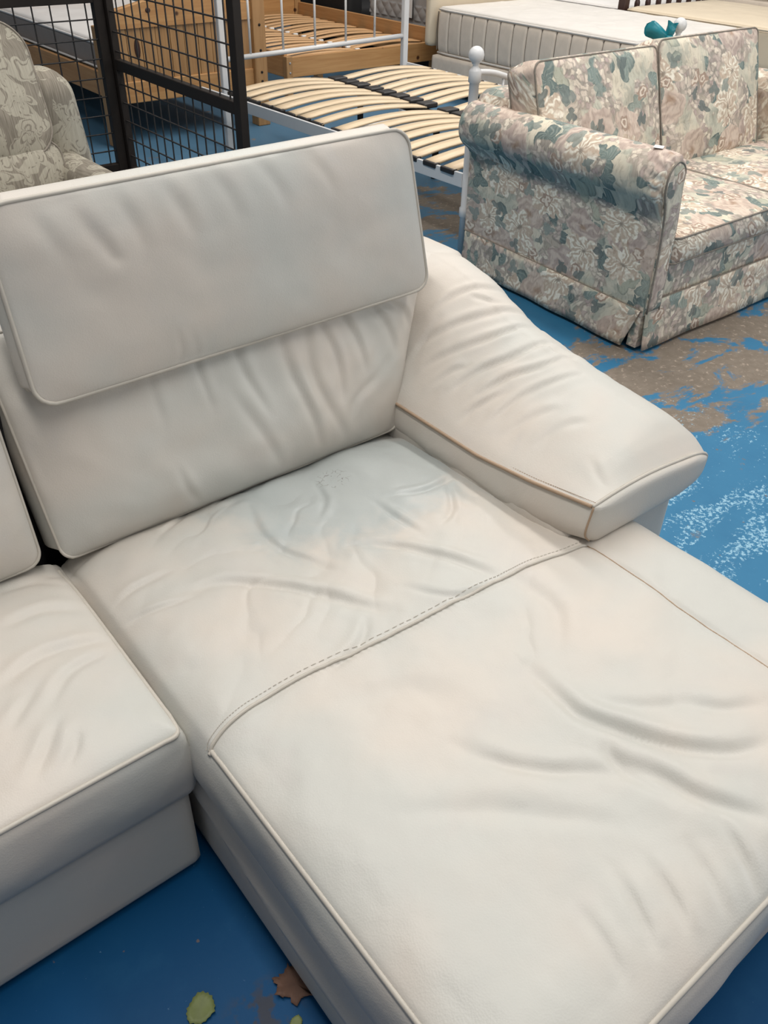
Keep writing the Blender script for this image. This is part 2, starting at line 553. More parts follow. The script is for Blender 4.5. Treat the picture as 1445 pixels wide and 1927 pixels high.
def creases(x, y, seed, f=3.0):
    wx = x + .06 * fbm(x * 6, y * 6, seed + 3)
    wy = y + .06 * fbm(x * 6, y * 6, seed + 4)
    c, s_ = math.cos(.6), math.sin(.6)
    n = fbm((wx * c + wy * s_) * f, (-wx * s_ + wy * c) * f * 2.4, seed, 2)
    rdg = np.clip(1 - np.abs(n) / .22, 0, 1) ** 1.5
    msk = np.clip(.5 + 1.6 * fbm(x * 3, y * 3, seed + 8, 2), 0, 1)
    return -rdg * msk ** 2


def tube(name, path, r, mat, parent=None, seg=8, closed=False, cap=True):
    P = np.asarray(path, float)
    n = len(P)
    T = np.roll(P, -1, 0) - np.roll(P, 1, 0) if closed else np.gradient(P, axis=0)
    T /= np.linalg.norm(T, axis=1)[:, None] + 1e-12
    up = np.array([0, 0, 1.0]) if abs(T[0][2]) < .9 else np.array([1.0, 0, 0])
    V, nv = [], None
    for i in range(n):
        nv = up if nv is None else nv
        nv = nv - T[i] * nv.dot(T[i])
        nv /= np.linalg.norm(nv) + 1e-12
        b = np.cross(T[i], nv)
        rr = r[i] if hasattr(r, '__len__') else r
        for k in range(seg):
            a = 2 * math.pi * k / seg
            V.append(P[i] + rr * (nv * math.cos(a) + b * math.sin(a)))
    Fc = []
    for i in range(n if closed else n - 1):
        j = (i + 1) % n
        for k in range(seg):
            l = (k + 1) % seg
            Fc.append((i * seg + k, i * seg + l, j * seg + l, j * seg + k))
    if not closed and cap:
        Fc.append(tuple(range(seg))[::-1])
        Fc.append(tuple((n - 1) * seg + k for k in range(seg)))
    return mesh(name, V, Fc, mat, parent)


def bevel_box(name, lo, hi, mat, parent=None, r=.004, smooth=False):
    bm = bmesh.new()
    bmesh.ops.create_cube(bm, size=1)
    for v in bm.verts:
        for i in range(3):
            v.co[i] = (lo[i] + hi[i]) / 2 + v.co[i] * (hi[i] - lo[i])
    if r:
        bmesh.ops.bevel(bm, geom=list(bm.edges), offset=r, segments=2, affect='EDGES', profile=.5)
    me = bpy.data.meshes.new(name)
    bm.to_mesh(me)
    bm.free()
    me.materials.append(mat)
    if smooth:
        for p in me.polygons:
            p.use_smooth = True
    return link(bpy.data.objects.new(name, me), parent)


def lathe(name, prof, centre, mat, parent=None, seg=24):
    V, Fc = [], []
    for r, z in prof:
        for k in range(seg):
            a = 2 * math.pi * k / seg
            V.append((centre[0] + r * math.cos(a), centre[1] + r * math.sin(a), centre[2] + z))
    for i in range(len(prof) - 1):
        for k in range(seg):
            l = (k + 1) % seg
            Fc.append((i * seg + k, i * seg + l, (i + 1) * seg + l, (i + 1) * seg + k))
    Fc.append(tuple(range(seg))[::-1])
    Fc.append(tuple((len(prof) - 1) * seg + k for k in range(seg)))
    return mesh(name, V, Fc, mat, parent)


def thing(name, label, cat, loc, group=None):
    o = bpy.data.objects.new(name, None)
    C.objects.link(o)
    o.empty_display_size = .1
    o.location = loc
    return tag(o, label, cat, group)


def tag(o, label, cat, group=None, kind=None):
    o['label'] = label
    o['category'] = cat
    if group:
        o['group'] = group
    if kind:
        o['kind'] = kind
    return o


def settle(root):
    """children were modelled in world space: keep them there under the moved Empty"""
    inv = Matrix.Translation(root.location).inverted()
    for ch in root.children:
        ch.matrix_parent_inverse = inv
    return root


def frame(origin, uax, vax):
    u = np.array(uax, float) / np.linalg.norm(uax)
    v = np.array(vax, float)
    v = v - u * v.dot(u)
    v /= np.linalg.norm(v)
    return np.array(origin, float), u, v, np.cross(u, v)


def pillow(name, fr, wd, ht, th, rc, puff, mat, parent=None, n=(90, 70, 10), strokes=(), noise_amp=0, seed=0,
           pipe=None, pipe_r=.005, uvoff=None, back_pipe=True, warp=None, edge_pow=2.6):
    """Box cushion: rounded outline in (u,v), puffed front and flat back; fr = bottom-centre, u, v, outward normal."""
    o_, u, v, nn = fr
    lo, hi = (-wd / 2, 0, -th), (wd / 2, ht, 0)
    P, Fq = box_grid(lo, hi, n)

    def dform(P):
        Q = P.copy()
        L2, H2 = np.array([-wd / 2, 0]), np.array([wd / 2, ht])
        c = np.clip(P[:, :2], L2 + rc, H2 - rc)
        D = P[:, :2] - c
        m = np.abs(D).max(1)
        L = np.sqrt((D ** 2).sum(1))
        s = np.where(L > 1e-9, m / np.maximum(L, 1e-9), 1)
        Q[:, :2] = c + D * s[:, None]
        a = np.clip(np.abs(2 * Q[:, 0] / wd), 0, 1)
        b = np.clip(np.abs(2 * Q[:, 1] / ht - 1), 0, 1)
        e = (1 - a ** edge_pow) * (1 - b ** edge_pow)
        front = (P[:, 2] > -1e-6)
        back = (P[:, 2] < -th + 1e-6)
        mid = ~front & ~back
        h = puff * e ** .6
        if len(strokes):
            h = h + folds(Q[:, 0], Q[:, 1], strokes) * np.minimum(1, e * 14)
        if noise_amp:
            h = h + noise_amp * fbm(Q[:, 0] * 7, Q[:, 1] * 7, seed) * np.minimum(1, e * 6)
        Q[:, 2] += np.where(front, h, 0) - np.where(back, puff * .5 * e ** .6, 0)
        bulge = np.sin(np.pi * np.clip(-P[:, 2] / th, 0, 1))
        dirn = np.stack([np.where(a > .999, np.sign(Q[:, 0]), 0), np.where(b > .999, np.sign(Q[:, 1] - ht / 2), 0)], 1)
        Q[:, :2] += dirn * (bulge * .012)[:, None]
        if warp is not None:
            Q = warp(Q)
        return Q

    def world(Q):
        return o_ + Q[:, :1] * u + Q[:, 1:2] * v + Q[:, 2:3] * nn
    Q = dform(P)
    ob = mesh(name, world(Q), Fq, mat, parent)
    if uvoff is not None:
        me = ob.data
        lay = me.uv_layers.new(name='UVMap')
        li = np.empty(len(me.loops), np.int32)
        me.loops.foreach_get('vertex_index', li)
        side = (P[:, 2] < -1e-6) * 1.0
        U = np.stack([P[:, 0] + P[:, 2] * .7 + uvoff[0], P[:, 1] + P[:, 2] + uvoff[1]], 1)
        lay.data.foreach_set('uv', U[li].astype(np.float32).ravel())
    if pipe is not None:
        t = []
        for (ax, ay), (bx, by) in zip(((-1, 0), (1, 0), (1, 1), (-1, 1)), ((1, 0), (1, 1), (-1, 1), (-1, 0))):
            for q in np.linspace(0, 1, 60)[:-1]:
                t.append(((ax + (bx - ax) * q) * wd / 2, (ay + (by - ay) * q) * ht, 0))
        t = np.array(t)
        for zz in ((0, -th) if back_pipe else (0,)):
            tt = t.copy()
            tt[:, 2] = zz
            tube('piping', world(dform(tt)), pipe_r, pipe, ob, 8, closed=True)
    return ob


# ------------------------------------------------------------------ setting
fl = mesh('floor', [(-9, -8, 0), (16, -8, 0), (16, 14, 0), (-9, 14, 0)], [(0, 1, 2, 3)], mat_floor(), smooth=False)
fl['kind'] = 'structure'
wl = bevel_box('wall_back', (-9, 14, 0), (16, 14.2, 4.5), mat_plain('grey_wall_paint', (.35, .35, .34), .8), r=0)
wl['kind'] = 'structure'

# ------------------------------------------------------------------ the leather corner sofa
sofa = thing('corner_sofa', 'worn greige leather corner sofa with chaise, tall headrest and one sloping armrest', 'sofa', (.5, 1.2, 0))

SEAT = [([(0.465, 1.167), (0.539, 1.143), (0.604, 1.092), (0.664, 1.016), (0.719, 0.937), (0.759, 0.889)], 0.022, 0.009), ([(0.72, 1.343), (0.685, 1.252), (0.687, 1.173), (0.718, 1.094), (0.743, 1.038)], 0.018, 0.006), ([(0.884, 1.334), (0.862, 1.261), (0.808, 1.205)], 0.014, 0.004), ([(0.792, 1.105), (0.86, 1.049), (0.913, 0.976), (0.957, 0.896), (0.98, 0.835)], 0.018, 0.007), ([(0.941, 1.19), (0.941, 1.105), (0.947, 1.032)], 0.014, 0.005), ([(0.976, 1.176), (1.062, 1.15), (1.17, 1.161)], 0.014, 0.005), ([(1.136, 1.16), (1.063, 1.061), (0.995, 1.019)], 0.014, 0.004), ([(0.33, 1.236), (0.408, 1.242), (0.484, 1.234)], 0.014, 0.004), ([(0.335, 1.188), (0.403, 1.163), (0.48, 1.141)], 0.012, 0.004), ([(0.572, 0.834), (0.662, 0.862), (0.712, 0.91)], 0.016, 0.004), ([(0.814, 0.925), (0.869, 0.846), (0.947, 0.824)], 0.014, 0.004), ([(0.512, 1.36), (0.564, 1.389), (0.609, 1.426)], 0.012, 0.003), ([(0.655, 1.391), (0.713, 1.423), (0.757, 1.403)], 0.012, 0.003)]
CHAISE = [([(0.854, 0.634), (0.845, 0.551), (0.843, 0.502), (0.867, 0.443), (0.917, 0.365), (0.976, 0.307), (1.049, 0.276)], 0.024, 0.011), ([(0.639, 0.592), (0.668, 0.524), (0.713, 0.465), (0.771, 0.418), (0.821, 0.364)], 0.022, 0.006), ([(0.809, 0.428), (0.844, 0.352), (0.867, 0.281), (0.926, 0.201)], 0.024, 0.01), ([(0.833, 0.449), (0.815, 0.412), (0.817, 0.361), (0.836, 0.287)], 0.02, 0.005), ([(1.003, 0.821), (1.002, 0.707), (0.918, 0.617)], 0.03, 0.004), ([(0.872, 0.516), (0.935, 0.453), (1.011, 0.402)], 0.025, 0.004), ([(0.994, 0.422), (1.044, 0.362), (1.117, 0.328)], 0.025, 0.005), ([(0.483, 0.549), (0.589, 0.478), (0.674, 0.396), (0.745, 0.324)], 0.03, 0.004), ([(0.674, 0.295), (0.654, 0.233), (0.633, 0.187)], 0.016, 0.004), ([(0.723, 0.278), (0.706, 0.211), (0.687, 0.171)], 0.016, 0.004), ([(0.792, 0.255), (0.773, 0.198), (0.754, 0.155)], 0.016, 0.004), ([(0.86, 0.257), (0.838, 0.189), (0.812, 0.139)], 0.016, 0.005), ([(0.597, 0.296), (0.586, 0.232), (0.571, 0.185)], 0.016, 0.003), ([(0.545, 0.766), (0.652, 0.728), (0.708, 0.655)], 0.04, 0.003)]
LEFT = [([(0.114, 1.154), (0.198, 1.183), (0.273, 1.175), (0.324, 1.153)], 0.02, 0.006), ([(0.161, 1.294), (0.251, 1.296), (0.344, 1.244)], 0.02, 0.005), ([(0.16, 1.061), (0.22, 1.118), (0.295, 1.133)], 0.016, 0.005), ([(0.2, 1.409), (0.26, 1.403), (0.315, 1.352)], 0.016, 0.003), ([(0.091, 0.944), (0.132, 0.988), (0.166, 1.029)], 0.016, 0.004), ([(0.137, 0.933), (0.165, 0.962), (0.181, 0.99)], 0.014, 0.004), ([(0.097, 1.054), (0.152, 1.11)], 0.016, 0.004)]

SEAM = np.array([(.330, .838), (.345, .845), (.392, .853), (.509, .856), (.743, .840), (.963, .827), (1.063, .820), (1.20, .797)])


def seat_slab(name, lo, hi, n, crown, edges, strokes, mat, seam_lines=(), seed=0, side_bulge=.012, dips=None):
    """Upholstered seat: crown falls to each listed edge (x0,x1,y0,y1), folds pressed in, sides bulging above a tuck."""
    P, Fq = box_grid(lo, hi, n)
    r0 = .014

    def dform(P):
        R = rounded(P, lo, hi, r0)
        X, Y = R[:, 0], R[:, 1]
        top = np.clip((P[:, 2] - (hi[2] - .03)) / .03, 0, 1)
        e = np.zeros(len(P))
        for k, d in (('x0', X - lo[0]), ('x1', hi[0] - X), ('y0', Y - lo[1]), ('y1', hi[1] - Y)):
            if k in edges:
                e = np.maximum(e, np.exp(-np.clip(d, 0, 9) / edges[k]))
        h = crown * (1 - e)
        fade = 1 - np.clip(e * 1.15, 0, 1)
        h += (1.1 * folds(X, Y, strokes) + .0035 * creases(X, Y, seed) + .012 * fbm(X * 4, Y * 4, seed) + .0035 * fbm(X * 13, Y * 13, seed + 5)) * np.clip(fade * 1.6, 0, 1)
        for ln, wd, dp in seam_lines:
            S = catmull(ln, 120)
            d = np.sqrt(((R[:, None, :2] - S[None]) ** 2).sum(2).min(1)) if len(R) < 60000 else np.concatenate(
                [np.sqrt(((R[i:i + 20000, None, :2] - S[None]) ** 2).sum(2).min(1)) for i in range(0, len(R), 20000)])
            h -= dp * np.exp(-(d / wd) ** 2)
        if dips is not None:
            h = h + dips(X, Y)
        R[:, 2] += h * top
        tz = np.clip((P[:, 2] - lo[2]) / (hi[2] - lo[2]), 0, 1)
        b = np.sin(np.pi * tz) * side_bulge * (1 + .8 * fbm((P[:, 0] + P[:, 1]) * 5, P[:, 2] * 9, seed + 9))
        R[:, 0] += np.where(P[:, 0] < lo[0] + 1e-6, -b, 0) + np.where(P[:, 0] > hi[0] - 1e-6, b, 0)
        R[:, 1] += np.where(P[:, 1] < lo[1] + 1e-6, -b, 0)
        return R
    ob = mesh(name, dform(P), Fq, mat, sofa)
    return ob, dform


ch_lo, ch_hi = (.335, .135, .245), (1.385, 1.47, .400)
chaise, ch_d = seat_slab('chaise_cushion', ch_lo, ch_hi, (300, 440, 12), .040, {'x0': .048, 'y0': .05, 'x1': .022}, SEAT + CHAISE,
                         LEATHER_SEAT, [(SEAM + np.array([0, -.004]), .009, .0032), (np.array([(1.2, .13), (1.2, .45), (1.2, .80)]), .008, .004)], 3,
                         dips=lambda X, Y: -.030 * np.exp(-np.abs(1.20 - X) / .06) * np.clip((Y - .82) / .12, 0, 1) - .028 * np.exp(-np.clip(1.42 - Y, 0, 9) / .05)
                         + (.0042 * creases(X, Y, 77, 5.5) + .007 * fbm(X * 10, Y * 10, 78, 2)) * np.clip((Y - .88) / .08, 0, 1) * np.clip((X - .40) / .1, 0, 1) * np.clip((1.17 - X) / .08, 0, 1))


def on_chaise(pts2, dz):
    P = np.column_stack([pts2, np.full(len(pts2), ch_hi[2])])
    Q = ch_d(P)
    Q[:, 2] += dz
    return Q


tube('seam_welt', on_chaise(catmull(SEAM, 160), .0014), .0034, PIPE, chaise)
s2 = catmull(SEAM + np.array([0, .013]), 110)
# double row of stitching: short dashes
def stitches(name, path, parent, r=.0006, on=3, off=2, mat=PIPE_DARK):
    V, Fc = [], []
    i = 0
    while i + on < len(path):
        a, b = path[i], path[i + on]
        t = (b - a) / (np.linalg.norm(b - a) + 1e-9)
        s = np.cross(t, (0, 0, 1.0))
        s = s / (np.linalg.norm(s) + 1e-9) * r
        u = np.cross(s, t) / r * r
        k = len(V)
        for p in (a, b):
            V += [p + s, p + u, p - s, p - u]
        Fc += [(k, k + 1, k + 5, k + 4), (k + 1, k + 2, k + 6, k + 5), (k + 2, k + 3, k + 7, k + 6), (k + 3, k, k + 4, k + 7)]
        i += on + off
    o = mesh(name, V, Fc, mat, parent, smooth=False)
    o['kind'] = 'stuff'
    return o


stitches('stitching', on_chaise(catmull(SEAM + np.array([0, .011]), 500), .001), chaise)
tube('seam_line', on_chaise(catmull([(1.2, .14), (1.2, .45), (1.203, .795)], 90), -.0005), .0016, THREAD, chaise, 6)
# piping round the free edges of the chaise top
pp = np.concatenate([np.column_stack([np.full(90, ch_lo[0]), np.linspace(.845, .135, 90)]), np.column_stack([np.linspace(.34, 1.385, 90), np.full(90, ch_lo[1])])])
Q = on_chaise(pp, 0)
Q[:90, 0] += .001
tube('piping', catmull(Q[::4], 200), .0048, PIPE, chaise)
# side tuck: the leather of the side panel folds over the plinth
ch_base_lo, ch_base_hi = (.337, .15, .012), (1.372, 1.55, .262)
P, Fq = box_grid(ch_base_lo, ch_base_hi, (40, 70, 18))
Rr = rounded(P, ch_base_lo, ch_base_hi, .02)
sx = P[:, 0] < ch_base_lo[0] + 1e-6
fold_z = .20 - .06 * np.sin((P[:, 1] - .15) * 4.0)
Rr[:, 0] += np.where(sx, -.010 * np.exp(-((P[:, 2] - fold_z) / .02) ** 2) + .006 * np.exp(-((P[:, 2] - fold_z + .035) / .02) ** 2), 0)
mesh('chaise_base', Rr, Fq, LEATHER, sofa)

# left seat
ls_lo, ls_hi = (-.75, .897, .235), (.322, 1.47, .402)
lseat, ls_d = seat_slab('seat_cushion', ls_lo, ls_hi, (190, 110, 12), .032, {'y0': .05, 'x1': .04}, LEFT, LEATHER, [], 11,
                       dips=lambda X, Y: -.02 * np.exp(-np.clip(1.41 - Y, 0, 9) / .05))
pp = np.concatenate([np.column_stack([np.linspace(-.75, .300, 120), np.full(120, ls_lo[1])]), np.array([(.312, .900), (.319, .908), (.322, .92)]), np.column_stack([np.full(60, ls_hi[0]), np.linspace(.94, 1.46, 60)])])
P3 = np.column_stack([pp, np.full(len(pp), ls_hi[2])])
tube('piping', catmull(ls_d(P3)[::3], 260), .0045, PIPE, lseat)
P, Fq = box_grid((-.75, .905, .012), (.318, 1.55, .250), (60, 30, 14))
mesh('seat_base', rounded(P, (-.75, .905, .012), (.318, 1.55, .250), .018), Fq, LEATHER, sofa)

# back frame behind the cushions
P, Fq = box_grid((-.75, 1.60, .012), (1.60, 1.80, .74), (60, 10, 24))
mesh('back_frame', rounded(P, (-.75, 1.60, .012), (1.60, 1.80, .74), .05), Fq, LEATHER, sofa)
bevel_box('gap_dark_sheet', (-.7, 1.545, .2), (1.2, 1.602, .72), GAP, sofa, .004)  # black sheet added so the gap between the back cushions stays dark

BACK = [([(0.777, 0.76), (0.788, 0.676), (0.82, 0.574)], 0.014, 0.005), ([(0.86, 0.754), (0.88, 0.647), (0.924, 0.522), (0.944, 0.442)], 0.016, 0.006), ([(0.934, 0.752), (0.98, 0.655), (1.0, 0.553)], 0.013, 0.006), ([(0.969, 0.773), (1.025, 0.681), (1.062, 0.589)], 0.013, 0.006), ([(1.026, 0.771), (1.101, 0.686), (1.149, 0.603)], 0.013, 0.006), ([(1.085, 0.743), (1.147, 0.7), (1.189, 0.648)], 0.012, 0.005), ([(0.913, 0.739), (0.935, 0.602), (1.022, 0.442)], 0.018, 0.006), ([(0.748, 0.664), (0.803, 0.525), (0.839, 0.438)], 0.02, 0.004), ([(0.689, 0.791), (0.696, 0.706), (0.705, 0.615)], 0.014, 0.003), ([(0.595, 0.537), (0.606, 0.478), (0.632, 0.431)], 0.014, 0.003), ([(1.102, 0.576), (1.039, 0.54), (1.023, 0.487)], 0.02, 0.003), ([(0.596, 0.784), (0.593, 0.691), (0.594, 0.616)], 0.016, 0.002)]
BX, BZ = .765, .417
fr = frame((BX, 1.418, BZ), (1, 0, 0), (0, .135, .37))


def widen(Q):
    R = Q.copy()
    t = np.clip(Q[:, 1] / .40, 0, 1)
    right = np.clip(Q[:, 0] / .43, 0, 1)
    left = np.clip(-Q[:, 0] / .43, 0, 1)
    R[:, 0] += right * .185 * t ** 1.2 - left * .012 * t
    R[:, 2] -= .02 * np.clip(t - .8, 0, 1)
    return R


pillow('back_cushion', fr, .87, .46, .12, .028, .062, LEATHER, sofa, (170, 90, 10),
       [([(x - BX, z - BZ) for x, z in p], wd, a * .9) for p, wd, a in BACK], .010, 21, PIPE, .0035, back_pipe=False, warp=widen, edge_pow=4)
fr = frame((-.235, 1.435, .42), (1, 0, 0), (0, .07, .38))
pillow('back_cushion', fr, 1.055, .40, .12, .035, .045, LEATHER, sofa, (110, 60, 8), [], .012, 31, PIPE, .0035, back_pipe=False, edge_pow=4)

HEAD = [([(0.574, 1.1), (0.593, 1.042), (0.605, 0.987)], 0.025, 0.004), ([(0.66, 1.109), (0.692, 1.043), (0.707, 0.991)], 0.025, 0.004), ([(0.528, 1.036), (0.54, 0.996), (0.563, 0.982)], 0.02, 0.004), ([(0.755, 1.117), (0.793, 1.054), (0.805, 1.002)], 0.025, 0.003), ([(0.493, 1.092), (0.515, 1.039), (0.54, 0.996)], 0.025, 0.004), ([(0.856, 1.116), (0.9, 1.066), (0.926, 1.0)], 0.025, 0.003), ([(0.988, 1.112), (1.025, 1.067), (1.051, 1.01)], 0.025, 0.003), ([(0.63, 0.841), (0.635, 0.795), (0.623, 0.752)], 0.01, 0.003), ([(0.658, 0.833), (0.669, 0.785), (0.658, 0.753)], 0.01, 0.002), ([(0.421, 1.092), (0.441, 1.044), (0.463, 0.994)], 0.025, 0.003)]
HX, HZ = .835, .750
fr = frame((HX, 1.448, HZ), (1, 0, .010), (0, .055, .345))


def taper(Q):
    R = Q.copy()
    R[:, 0] -= .034 * np.clip(Q[:, 0] / .45, 0, 1) * np.clip(Q[:, 1] / .35, 0, 1)
    return R


pillow('headrest', fr, .945, .356, .062, .042, .024, LEATHER, sofa, (150, 80, 8),
       [([(x - HX + .02, (z - HZ) * 1.01 - .01) for x, z in p], wd, a * .6) for p, wd, a in HEAD], .006, 41, PIPE, .0042, edge_pow=3, warp=taper)
# bracket that carries the headrest off the back frame
bevel_box('headrest_bracket', (.70, 1.60, .66), (.92, 1.63, .95), GAP, sofa, .004)

# armrest
ARM = [([(1.363, 1.492), (1.418, 1.481), (1.487, 1.457), (1.565, 1.439)], 0.012, 0.005), ([(1.302, 1.462), (1.385, 1.42), (1.471, 1.379), (1.581, 1.355)], 0.014, 0.006), ([(1.278, 1.412), (1.367, 1.359), (1.468, 1.316), (1.573, 1.29)], 0.013, 0.006), ([(1.327, 1.37), (1.411, 1.331), (1.492, 1.304)], 0.01, 0.005), ([(1.259, 1.308), (1.336, 1.284), (1.419, 1.246), (1.559, 1.221)], 0.014, 0.007), ([(1.27, 1.245), (1.357, 1.215), (1.438, 1.176), (1.544, 1.154)], 0.013, 0.007), ([(1.224, 1.229), (1.277, 1.216), (1.344, 1.183)], 0.013, 0.005), ([(1.259, 1.16), (1.343, 1.147), (1.43, 1.116), (1.498, 1.096)], 0.013, 0.005), ([(1.243, 1.107), (1.316, 1.084), (1.377, 1.047)], 0.018, 0.004), ([(1.255, 1.021), (1.331, 1.003), (1.377, 0.969)], 0.02, 0.003), ([(1.449, 1.455), (1.495, 1.405), (1.536, 1.389)], 0.01, 0.004), ([(1.496, 1.252), (1.511, 1.194), (1.535, 1.111)], 0.014, 0.004), ([(1.254, 1.361), (1.303, 1.341), (1.333, 1.318)], 0.012, 0.004), ([(1.26, 1.451), (1.316, 1.459), (1.369, 1.462)], 0.012, 0.003), ([(1.295, 0.893), (1.266, 0.837), (1.263, 0.805)], 0.014, 0.003)]


def arm_in(y):
    return np.interp(y, [.8, .96, 1.13, 1.43, 1.75], [.535, .505, .484, .484, .5])


_CR = catmull([(.8, .531), (.82, .549), (.85, .572), (.90, .592), (1.0, .604), (1.1, .613), (1.33, .655), (1.51, .725), (1.66, .745), (1.75, .74)], 240)


def arm_crest(y):
    return np.interp(y, _CR[:, 0], _CR[:, 1])


def arm_section(y, n=96):
    a, c, zb = arm_in(y), arm_crest(y), .435
    t = np.linspace(0, 1, 14)[1:-1]
    top = [(1.195 + .305 * q, a + (c - a) * (1 - (1 - q) ** 1.7) + .012 * math.sin(math.pi * q) * float(np.clip((.64 - c) / .06, 0, 1))) for q in t]
    fw = np.clip((y - .8) / .16, 0, 1)
    fw = fw * fw * (3 - 2 * fw)
    xo = 1.600 + .02 * fw
    zs_ = c - .035 - .05 * fw
    pts = [(1.198, a)] + top + [(1.50, c), (1.555, c - .008 - .004 * fw), (1.59, c - .022 - .02 * fw), (xo, zs_), (xo - .004, (zs_ + zb) / 2), (xo - .03, zb + .012), (xo - .09, zb)]
    right = catmull(pts, n)
    zi = float(np.interp(y, [.8, .86, .98], [.440, .420, .395]))
    inner = catmull([(1.215, zi), (1.193, zi + .018), (1.188, (a + zi) / 2), (1.198, a)], 16)[:-1]
    under = np.linspace((xo - .09, zb), (1.215, zi), 14)[1:-1]
    return np.vstack([inner, right, under])


ys = np.concatenate([np.linspace(.8, .9, 26)[:-1], np.linspace(.9, 1.60, 110)[:-1], np.linspace(1.60, 1.75, 14)])
secs = [np.column_stack([s[:, 0], np.full(len(s), y), s[:, 1]]) for y, s in ((y, arm_section(y)) for y in ys)]
G = np.array(secs)
m_, k_ = G.shape[:2]
# outward normals of the section for pressing the folds in
T = np.roll(G, -1, 1) - np.roll(G, 1, 1)
nrm = np.stack([-T[..., 2], np.zeros((m_, k_)), T[..., 0]], -1)
nrm /= np.linalg.norm(nrm, axis=2)[..., None] + 1e-12
tz = np.clip((G[..., 2] - .50) / .05, 0, 1) * np.clip((G[..., 1] - .81) / .05, 0, 1)
hh = folds(G[..., 0].ravel(), G[..., 1].ravel(), ARM, 1.15).reshape(m_, k_) + .008 * fbm(G[..., 0].ravel() * 6, G[..., 1].ravel() * 6, 51).reshape(m_, k_) \
    + .004 * fbm(G[..., 0].ravel() * 9, G[..., 1].ravel() * 26, 52).reshape(m_, k_) * np.clip((G[..., 1] - .95) / .15, 0, 1)
seam_i = 15
lower = (np.arange(k_) < seam_i)[None, :] * np.ones((m_, 1))
hh = hh * tz * (1 - lower)
# inner side panel puckers under the seam
hh = hh + lower * .006 * fbm(G[..., 1].ravel() * 14, G[..., 2].ravel() * 12, 57).reshape(m_, k_) * np.clip((G[..., 1] - .85) / .1, 0, 1)
hh[:, :seam_i] *= np.sin(np.linspace(.2, np.pi, seam_i))[None]
G = G + nrm * hh[..., None]
cap, cen = [], G[0].mean(0)
for q, b in ((.985, .006), (.93, .012), (.8, .016), (.55, .018), (.25, .018)):
    s = cen + (G[0] - cen) * q
    s[:, 1] = .8 - b
    cap.append(s)
Gall = np.vstack([np.array(cap)[::-1], G])
m_ = len(Gall)
idx = np.arange(m_ * k_).reshape(m_, k_)
Fq = np.stack([idx[:-1], np.roll(idx, -1, 1)[:-1], np.roll(idx, -1, 1)[1:], idx[1:]], -1).reshape(-1, 4)[:, ::-1]
Vall = Gall.reshape(-1, 3)
faces = [tuple(f) for f in Fq] + [tuple(range(k_)), tuple((m_ - 1) * k_ + np.arange(k_))[::-1]]
arm = mesh('armrest', Vall, faces, LEATHER, sofa)
tube('arm_piping', G[::3, seam_i] + np.array([-.001, 0, .001]), .0042, THREAD, arm, 6)
fe = catmull(G[0, seam_i:seam_i + 86:4], 120)
tube('arm_piping', fe + np.array([0, -.001, .001]), .0042, PIPE, arm, 6)
tube('seam_line', catmull([G[0, seam_i] + np.array([0, -.004, 0]), G[0, 8] + np.array([-.001, -.004, 0]), G[0, 2] + np.array([0, -.004, 0])], 20), .0022, THREAD, arm, 6)
stitches('stitching', catmull(G[::3, seam_i] + np.array([.009, 0, .006]), 700), arm, .0009, 3, 2, THREAD)
P, Fq = box_grid((1.19, .835, .012), (1.572, 1.78, .45), (20, 40, 20))
mesh('arm_base', rounded(P, (1.19, .835, .012), (1.572, 1.78, .45), .018), Fq, LEATHER, sofa)
settle(sofa)

# ------------------------------------------------------------------ the flowered sofa
FX0, FX1, FY0, FY1 = 2.79, 4.74, 1.815, 2.93
fs = thing('floral_sofa', 'two-seat sofa in faded pink, cream and teal flowered fabric with rolled arms and skirt', 'sofa', (3.77, 2.4, 0))


def skew(y):
    return .075 * (y - FY0) / (FY1 - FY0)


